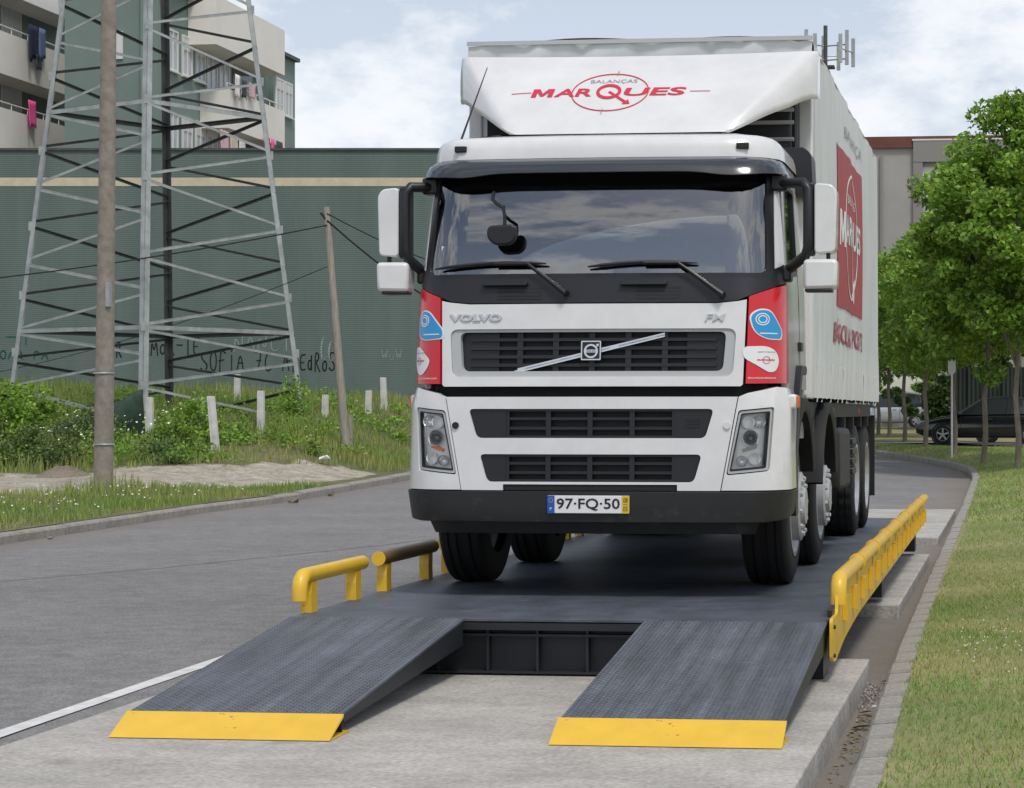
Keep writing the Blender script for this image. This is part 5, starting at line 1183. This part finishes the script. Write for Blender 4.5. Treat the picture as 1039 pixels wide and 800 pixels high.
# ------------------------------------------------------------------ apartment building behind the wall
def facade_window(parent,plane,X,y0,y1,z0,z1,shutter=0,mat='palepane'):
    """window on a facade that faces +x"""
    w=empty('window'); w.parent=parent
    t=.07
    f=MB(); f.box(X-.02,X+.05,y0,y1,z0,z0+t).box(X-.02,X+.05,y0,y1,z1-t,z1).box(X-.02,X+.05,y0,y0+t,z0+t,z1-t).box(X-.02,X+.05,y1-t,y1,z0+t,z1-t).box(X-.015,X+.045,(y0+y1)/2-t/2,(y0+y1)/2+t/2,z0+t,z1-t).build('frame','alu',w)
    box('pane',X-.01,X+.008,y0+t,y1-t,z0+t,z1-t,mat,w)
    if shutter: box('roller_shutter',X+.012,X+.035,y0+t,y1-t,z1-t-(z1-z0-2*t)*shutter,z1-t,'shutter',w)
    box('sill',X-.02,X+.12,y0-.05,y1+.05,z0-.06,z0-.002,'alu',w)
    return w
def balcony(parent,x0,x1,y0,y1,z0,zp,mat='cream',rail=True):
    b=empty('balcony'); b.parent=parent
    box('floor_slab',x0,x1,y0,y1,z0-.18,z0,mat,b); box('parapet',x1-.12,x1,y0,y1,z0+.002,zp,mat,b)
    box('parapet',x0,x1-.122,y0,y0+.12,z0+.002,zp,mat,b); box('parapet',x0,x1-.122,y1-.12,y1,z0+.002,zp,mat,b)
    if not rail: return b
    r=MB().tube([(x1-.06,y0+.06,zp+.22),(x1-.06,y1-.06,zp+.22)],.025,6).build('handrail','alu',b)
    n=int((y1-y0)/1.3)
    for k in range(n+1): yk=y0+.06+(y1-y0-.12)*k/n; MB().tube([(x1-.06,yk,zp),(x1-.06,yk,zp+.22)],.02,6).build('baluster','alu',r)
    return b
# left wing
ap=empty('apartment_building',(-37.5,75,0)); ap.location=(0,0,0); tag(ap,'green and cream apartment wing with balconies at the far left above the wall','building')
box('wall',-50,-37.5,66,95,0,19.5,'aptgreen',ap)
for z0,zp in ((13.85,15.2),(10.95,12.45),(16.8,18.2)):
    balcony(ap,-37.49,-36.2,70.0,81.9,z0,zp)
for z in (14.35,11.4,17.4):
    facade_window(ap,0,-37.48,77.0,78.6,z+.0,z+2.35,.75 if z>14 else .6)
    box('loggia_recess',-37.497,-37.47,79.4,81.4,z,z+2.3,'c_charcoal' if False else 'aptgreen',ap); box('loggia_opening',-37.469,-37.462,79.55,81.3,z+.05,z+2.2,'aptgreen',ap)
MB().tube([(-36.3,81.5,11),(-36.3,81.5,19)],.06,8).build('downpipe','alu',ap)
# middle block
ab=empty('apartment_block',(0,0,0)); tag(ab,'plain green apartment block with cream balcony bands behind the pylon','building')
box('wall',-34.1,-30.6,75.0,86.6,0,16.9,'aptgreen',ab); box('end_wall_pier',-31.2,-30.9,74.85,74.995,0,16.9,'aptgreen',ab)
box('rear_wing',-34.1,-30.4,86.602,89.3,0,16.35,'aptgreen',ab); box('rear_coping',-34.15,-30.2,86.65,89.4,16.352,16.5,'galvdark',ab)
box('roof_slab',-34.2,-30.3,74.8,86.6,16.902,17.05,'galvdark',ab)
for y0,y1,z0,zp in ((77.8,85.4,15.35,17.0),(79.0,85.4,12.40,13.70),(79.6,85.4,9.4,10.8)): 
    bx=balcony(ab,-30.59,-29.5,y0,y1,z0,zp,'cream',z0<15)
for z in (13.95,10.95):
    for y in (75.8,77.2,78.5): facade_window(ab,0,-30.58,y,y+.95,z,z+1.5,.0 if y<77 else .35)
    for y in (79.6,80.9): facade_window(ab,0,-30.58,y,y+1.1,z-.5,z+1.5,.6 if y>81 else .2,'palepane')
    box('loggia_opening',-30.597,-30.57,82.4,84.6,z-.5,z+1.45,'pane',ab); MB().tube([(-29.7,84.9,z-1.4),(-29.7,84.9,z+1.6)],.05,8).build('balcony_post','alu',ab)
    for y in (86.8,87.9): facade_window(ab,0,-30.385,y,y+.95,z-.05,z+1.4,.3 if y<88 else 0)
box('wall_vent',-32.2,-31.9,74.94,74.99,14.2,15.2,'alu',ab)
# laundry
def laundry(x,y,z,w,h,mat,label,seed):
    vs=[];fs=[]; r=random.Random(seed); ph=r.uniform(0,6)
    for i in range(9):
        for j in range(7):
            t=i/8; k=j/6; vs.append((.05*math.sin(t*7+ph)*k+.02*math.sin(t*13),(t-.5)*w*(1-.15*k*math.sin(ph)),-k*h*(1+.08*math.sin(t*5+ph))))
            if i and j: n=len(vs)-1; fs.append((n-8,n-1,n,n-7))
    o=mobj('laundry',vs,fs,mat,None,60); o.location=(x,y,z); md=o.modifiers.new('thick','SOLIDIFY'); md.thickness=.015; tag(o,label,'laundry','washing hung on the balconies')
laundry(-36.05,76.6,15.78,.75,1.3,'c_navy','dark navy garment on the upper left balcony rail at the picture edge',1); laundry(-36.05,77.35,15.78,.5,1.15,'c_denim','pale blue jeans on the upper left balcony rail',2)
laundry(-36.05,76.5,12.98,.6,1.0,'c_pink','bright pink towel on the lower left balcony rail',3); laundry(-36.03,77.0,14.75,.4,.55,'c_charcoal','dark grey garment below the navy one on the upper left balcony',4)
for i,(y,z,w,h,m,l) in enumerate(((79.6,14.3,.5,.9,'c_cloth','white shirt at the near end of the right upper balcony'),(80.3,14.2,.5,.7,'c_charcoal','dark grey garment in the middle of the right upper washing line'),(81.2,14.2,.7,.6,'c_rose','rose garment at the far end of the right upper washing line'),(78.2,12.0,.9,.9,'c_rose','rose bundle of washing on the lower right balcony, leftmost'),(79.2,11.95,.8,1.0,'c_sand','sand coloured cloth on the lower right balcony'),(80.1,11.9,.6,.8,'c_cloth','white cloth on the lower right balcony next to the sand one'),(82.9,12.35,.5,1.1,'c_red','red towel on the lower right balcony'),(83.5,12.35,.35,1.1,'c_pink','pink towel beside the red one on the lower right balcony'),(84.3,12.35,.7,1.2,'c_charcoal','dark towel right of the pink one on the lower balcony'))):
    laundry(-29.35,y,z,w,h,m,l,10+i)
# ------------------------------------------------------------------ grey building behind the trees
gb=empty('grey_building',(0,0,0)); tag(gb,'plain grey rendered block with brown roof edge behind the street trees','building')
GY=105.0
def gwin(x0,x1,z0,z1):
    w=empty('window'); w.parent=gb; t=.06
    MB().box(x0,x1,GY+.10,GY+.16,z0,z0+t).box(x0,x1,GY+.10,GY+.16,z1-t,z1).box(x0,x0+t,GY+.10,GY+.16,z0+t,z1-t).box(x1-t,x1,GY+.10,GY+.16,z0+t,z1-t).box((x0+x1)/2-t/2,(x0+x1)/2+t/2,GY+.105,GY+.155,z0+t,z1-t).build('frame','alu',w)
    box('pane',x0+t,x1-t,GY+.12,GY+.14,z0+t,z1-t,'palepane',w); box('sill',x0-.05,x1+.05,GY+.02,GY+.158,z0-.07,z0-.002,'alu',w)
box('wall',-22,30,GY+.22,GY+12,0,14.3,'greywall',gb)
box('roof_edge',-22.1,30.1,GY+.05,GY+12.1,14.302,14.85,'brown',gb); box('parapet',-4.9,30,GY-.02,GY+.218,13.6,14.62,'greytrim',gb); box('parapet_flashing',-4.95,30.05,GY-.04,GY+.3,14.625,14.70,'alu',gb)
box('pilaster',-4.9,-4.45,GY,GY+.218,0,13.598,'greytrim',gb); box('downpipe',-6.5,-6.4,GY+.05,GY+.15,0,14.0,'greytrim',gb)
xs=-4.45
for k in range(14):
    x0=xs+k*1.72; box('pilaster',x0+1.30,x0+1.72,GY+.002,GY+.217,0,13.598,'greytrim',gb)
    for z in (11.75,8.75,5.75): gwin(x0+.0,x0+1.30,z,z+1.35); box('shutter_box',x0,x0+1.3,GY+.12,GY+.215,z+1.36,z+1.62,'greywall',gb)
    for z in (10.4,7.4): box('spandrel',x0,x0+1.3,GY+.09,GY+.215,z,z+1.2,'greywall',gb)
for z in (11.3,8.2): MB().box(-6.85,-6.72,GY+.12,GY+.218,z,z+.12).build('wall_lamp','black',gb)
# aerials on that roof
an=empty('antenna_mast',(-9.25,106.0,14.85)); tag(an,'roof mast with panel antennas showing above the truck box','antenna')
MB().tube([(0,0,0),(0,0,5.6)],.10,8).build('mast','galvdark',an)
for z in (3.9,4.6): 
    for a in range(3):
        t=R(100+120*a); MB().tube([(0,0,z),(1.1*math.cos(t),1.1*math.sin(t),z)],.04,6).build('arm','galv',an)
for a in range(3):
    t=R(100+120*a)
    for k in (-1,0,1):
        c=(1.15*math.cos(t)-.75*k*math.sin(t),1.15*math.sin(t)+.75*k*math.cos(t)); MB().box(c[0]-.09,c[0]+.09,c[1]-.06,c[1]+.06,3.6,5.0+.3*(k==0)).build('panel_antenna','galv',an)
    MB().tube([(1.15*math.cos(t)+.8*math.sin(t),1.15*math.sin(t)-.8*math.cos(t),4.3),(1.15*math.cos(t)-.8*math.sin(t),1.15*math.sin(t)+.8*math.cos(t),4.3)],.03,6).build('crossbar','galv',an)
MB().box(-.45,.45,-.3,.3,3.5,3.62).build('platform','galvdark',an)
a2=empty('tv_aerial',(.05,105.6,14.85)); tag(a2,'thin television aerial on the roof above the tallest tree','antenna'); MB().tube([(0,0,0),(0,0,2.4)],.025,6).build('mast','galv',a2)
for z,w in ((1.6,.5),(1.95,.4),(2.2,.3)): MB().tube([(-w,0,z),(w,0,z)],.015,5).build('element','galv',a2)
# ------------------------------------------------------------------ things behind the side street
fe=empty('sheet_fence',(0,0,0)); tag(fe,'dark green corrugated sheet fence behind the black car','fence')
for k in range(22):
    x0=-2.3+k*.62; y=78.5-.1*k; z=vergeR(x0,y); m_=MB(); vs=[]
    for i in range(9): vs.append((x0+.61*i/8,y+(.05 if i%2 else 0)))
    m_.v=[(a,b,z) for a,b in vs]+[(a,b,z+2.45) for a,b in vs]; m_.f=[(i,i+1,i+10,i+9) for i in range(8)]; m_.build('fence_panel','fencegreen',fe)
    box('fence_post',x0-.03,x0+.03,y+.06,y+.12,z,z+2.5,'fencegreen',fe)
def hedge(x,y,rx,rz,seed,label,n=5000,mat='leafdark',size=.2): return shrub(x,y,rx,rz,seed,label,n,mat,size,vergeR,'hedge and bushes behind the side street')
hedge(-2.65,80.5,.66,1.15,71,'dark dense bush between the silver and the black car',5000)
hedge(-1.2,84,2.6,2.6,72,'broad dark bush above the left end of the sheet fence',7000); hedge(2.5,84,2.6,2.7,73,'broad dark bush above the sheet fence right of the trunk',7000); hedge(6.5,83,2.8,2.6,74,'broad dark bush behind the sheet fence at the far right',6000)
hedge(-7.2,101,2.3,1.6,75,'light green bush behind the silver car',4000,'leaf'); hedge(-4.2,101,1.9,1.7,76,'pale bush right of the silver car rear',3500,'leaf'); hedge(-9.5,100,2.0,1.9,77,'green bush hidden mostly by the truck rear',3000)
for k,(hx,hy) in enumerate(((-3.6,91),(.2,90),(4.2,89.5),(8.4,89))): hedge(hx,hy,2.9,2.9,91+k,('dense green bush filling the gap under the crowns left of the fence','dense green bush behind the fence, second from the truck','dense green bush behind the fence, third from the truck','dense green bush behind the fence at the picture edge')[k],8000,'leafdark',.24)
bw=box('low_wall',-9,-3.2,102.6,102.9,.6,3.2,'cream'); tag(bw,'pale low wall glimpsed between the trunks behind the silver car','wall')
sp=empty('sign_post',(-1.66,57.4,vergeR(-1.66,57.4))); tag(sp,'thin post with a small white arrow sign among the tree trunks','sign'); MB().tube([(0,0,0),(0,0,2.45)],.026,8).build('pole','alu',sp)
MB().prism([(-.10,2.30),(0,2.18),(.10,2.30),(.10,2.62),(.04,2.56),(0,2.64),(-.04,2.56),(-.10,2.62)],lambda a,b:(a,-.05,b),lambda a,b:(a,-.035,b)).build('sign_plate','alu',sp)
lp=MB().lathe([(-.02,.0),(-.02,.18),(0,.2),(.01,0)],(.32,49.6,3.7),'y',20).build('round_sign','galv',None,40); tag(lp,'small grey round plate at the right picture edge under the nearest crown','sign')

# ------------------------------------------------------------------ cars
def car(name,prof,belt,roofp,wheels,Wd,mat,label,loc,rz,lamps):
    """prof: [(x,zbottom,ztop)] stations of the body; roofp: [(x,z)] greenhouse outline; x=0 front, nose towards -x"""
    root=empty(name,loc,rz); tag(root,label,'car'); w=Wd/2
    ring=lambda x,zb,zt:[(x,0,zb),(x,w*.86,zb),(x,w*.97,zb+.10),(x,w,zb+.30*(zt-zb)+.02),(x,w,zb+.6*(zt-zb)),(x,w*.95,zt-.05),(x,w*.82,zt),(x,0,zt+.025)]
    def full(r): return r+[(x,-y,z) for x,y,z in r[-2:0:-1]]
    vs=[];fs=[]
    for i,(x,zb,zt,k) in enumerate(prof):
        r=full([(a,b*k,c) for a,b,c in ring(x,zb,zt)]); vs+=r; m=len(r)
        if i:
            for j in range(m): a=(i-1)*m+j; b=(i-1)*m+(j+1)%m; fs.append((a,b,b+m,a+m))
    fs.append(tuple(range(m))); fs.append(tuple(range((len(prof)-1)*m,len(prof)*m))[::-1])
    bo=mobj('body',vs,fs,mat,root,55); bo.modifiers.new('sub','SUBSURF').levels=1; bo.modifiers['sub'].render_levels=1
    n=len(roofp); zb_=belt
    def gl(x,z):
        t=(z-belt)/(max(q[1] for q in roofp)-belt); return w*(.92-.20*t)
    v=[(x,-gl(x,z),z) for x,z in roofp]+[(x,gl(x,z),z) for x,z in roofp]; f=[tuple(range(n)),tuple(range(n,2*n))[::-1]]+[(i,i+n,(i+1)%n+n,(i+1)%n) for i in range(n)]
    gh=mobj('greenhouse','' and [] or v,f,'carglass',root)
    zmax=max(q[1] for q in roofp); top=[q for q in roofp if q[1]>zmax-.13]
    rf=MB()
    for sg in (-1,1):
        for (xa,za),(xb,zb2) in zip(roofp,roofp[1:]):
            mb=MB(); mb.bar((xa,sg*(gl(xa,za)+.004),za),(xb,sg*(gl(xb,zb2)+.004),zb2),.03,.055,(0,0,1)); mb.build('roof_rail',mat,root)
        xm=(roofp[1][0]+roofp[-2][0])/2; MB().bar((xm,sg*(gl(0,belt)+.006),belt),(xm+.06,sg*(gl(0,zmax)+.006),zmax),.02,.08,(0,1,0)).build('pillar','black',root)
    tp=sorted(top); x0,x1=tp[0][0],tp[-1][0]; v=[];f=[]
    for i in range(6):
        t=i/5; x=x0+(x1-x0)*t; z=interp(x,tp)+.012
        for j in range(7): y=(j/3-1)*gl(x,z); v.append((x,y,z+.02*(1-(j/3-1)**2)))
        if i:
            for j in range(6): a=(i-1)*7+j; f.append((a,a+1,a+8,a+7))
    mobj('roof',v,f,mat,root,60)
    for (x,r_) in wheels:
        for sg in (-1,1):
            wh=empty('wheel',(x,sg*(w-.09),r_)); wh.parent=root; s=1 if sg>0 else -1
            MB().lathe([(-.09,r_*.62),(-.10,r_*.85),(-.07,r_),(.07,r_),(.10,r_*.85),(.09,r_*.62)],(0,0,0),'y',28).build('tyre','rubber',wh,40)
            rm=MB(); rm.lathe([(s*.085,r_*.64),(s*.10,r_*.60),(s*.07,r_*.56)],(0,0,0),'y',24)
            for k in range(5): t=2*math.pi*k/5+.3; rm.bar((0,s*.082,0),(r_*.6*math.cos(t),s*.088,r_*.6*math.sin(t)),.05,.02,(0,1,0))
            rm.build('rim','rim',wh); MB().lathe([(s*.02,0),(s*.02,r_*.6)],(0,0,0),'y',20).build('brake_disc','chassis',wh)
            MB().lathe([(sg*.003,r_*1.0),(sg*.012,r_*1.06),(sg*.014,r_*1.14),(sg*.0,r_*1.16)],(x,sg*w,r_),'y',28).build('wheel_arch','black',root,40)
    for nm,x0,x1,y,z0,z1,mt in lamps:
        for sg in (-1,1): MB().box(x0,x1,sg*y-.14,sg*y+.14,z0,z1).build(nm,mt,root,0,.02)
    for sg in (-1,1):
        for x in (1.35,2.45,3.45): MB().box(x,x+.012,sg*(w+.0)-.004,sg*(w+.0)+.004,.32,belt-.03).build('door_gap','black',root)
        for x in (2.15,3.2): MB().box(x,x+.17,sg*(w+.005)-.012,sg*(w+.005)+.012,belt-.14,belt-.10).build('door_handle',mat,root)
        MB().box(1.30,1.42,sg*(w+.03)-.09,sg*(w+.03)+.09,belt+.0,belt+.14).build('wing_mirror',mat,root,0,.02)
    return root
SED=[(.0,.36,.60,.82),(.12,.26,.70,.93),(.45,.20,.78,1),(.9,.20,.86,1),(1.35,.20,.92,1),(2.4,.20,.94,1),(3.4,.20,.95,1),(4.0,.22,.97,1),(4.35,.28,.95,.97),(4.5,.42,.86,.88)]
SROOF=[(1.22,.90),(1.95,1.36),(2.35,1.43),(3.0,1.43),(3.55,1.37),(4.2,.95)]
SL=[('headlight',.06,.30,.55,.58,.72,'palepane'),('tail_light',4.36,4.49,.58,.68,.86,'taillight')]
c1y=streetC(-.8)
car('parked_car',SED,.90,SROOF,((.82,.31),(3.42,.31)),1.74,'carblack','glossy black saloon car parked on the side street behind the trunks',(-2.96,66.4,vergeR(-2,67)+.035),R(-2),SL)
car('parked_car',SED,.90,SROOF,((.82,.31),(3.42,.31)),1.74,'carblack','second black saloon mostly hidden behind the first black car',(-1.7,69.6,vergeR(0,69.5)+.035),R(-2),SL)
MPV=[(.0,.36,.62,.82),(.12,.26,.72,.93),(.4,.2,.84,1),(.9,.2,.95,1),(1.6,.2,.97,1),(2.6,.2,.98,1),(3.4,.22,.98,1),(3.75,.26,.96,.97),(3.88,.36,.9,.9)]
MROOF=[(.75,.93),(1.45,1.46),(1.9,1.55),(2.9,1.55),(3.5,1.47),(3.78,.95)]
car('parked_car',MPV,.94,MROOF,((.72,.30),(3.18,.30)),1.68,'carsilver','silver hatchback seen between the trunks beside the truck rear',(-7.55,96.6,.80),R(1.5),[('headlight',.06,.3,.55,.6,.76,'palepane'),('tail_light',3.7,3.84,.62,.9,1.3,'taillight')])
v=[];f=[]
for i in range(22):
    x=-14+i
    for j,y in enumerate((93.2,95,97,99)):
        v.append((x,y,.795)); 
        if i and j: n=len(v)-1; f.append((n-5,n-1,n,n-4))
o=mobj('far_street',v,f,'asphalt'); tag(o,kind='structure')
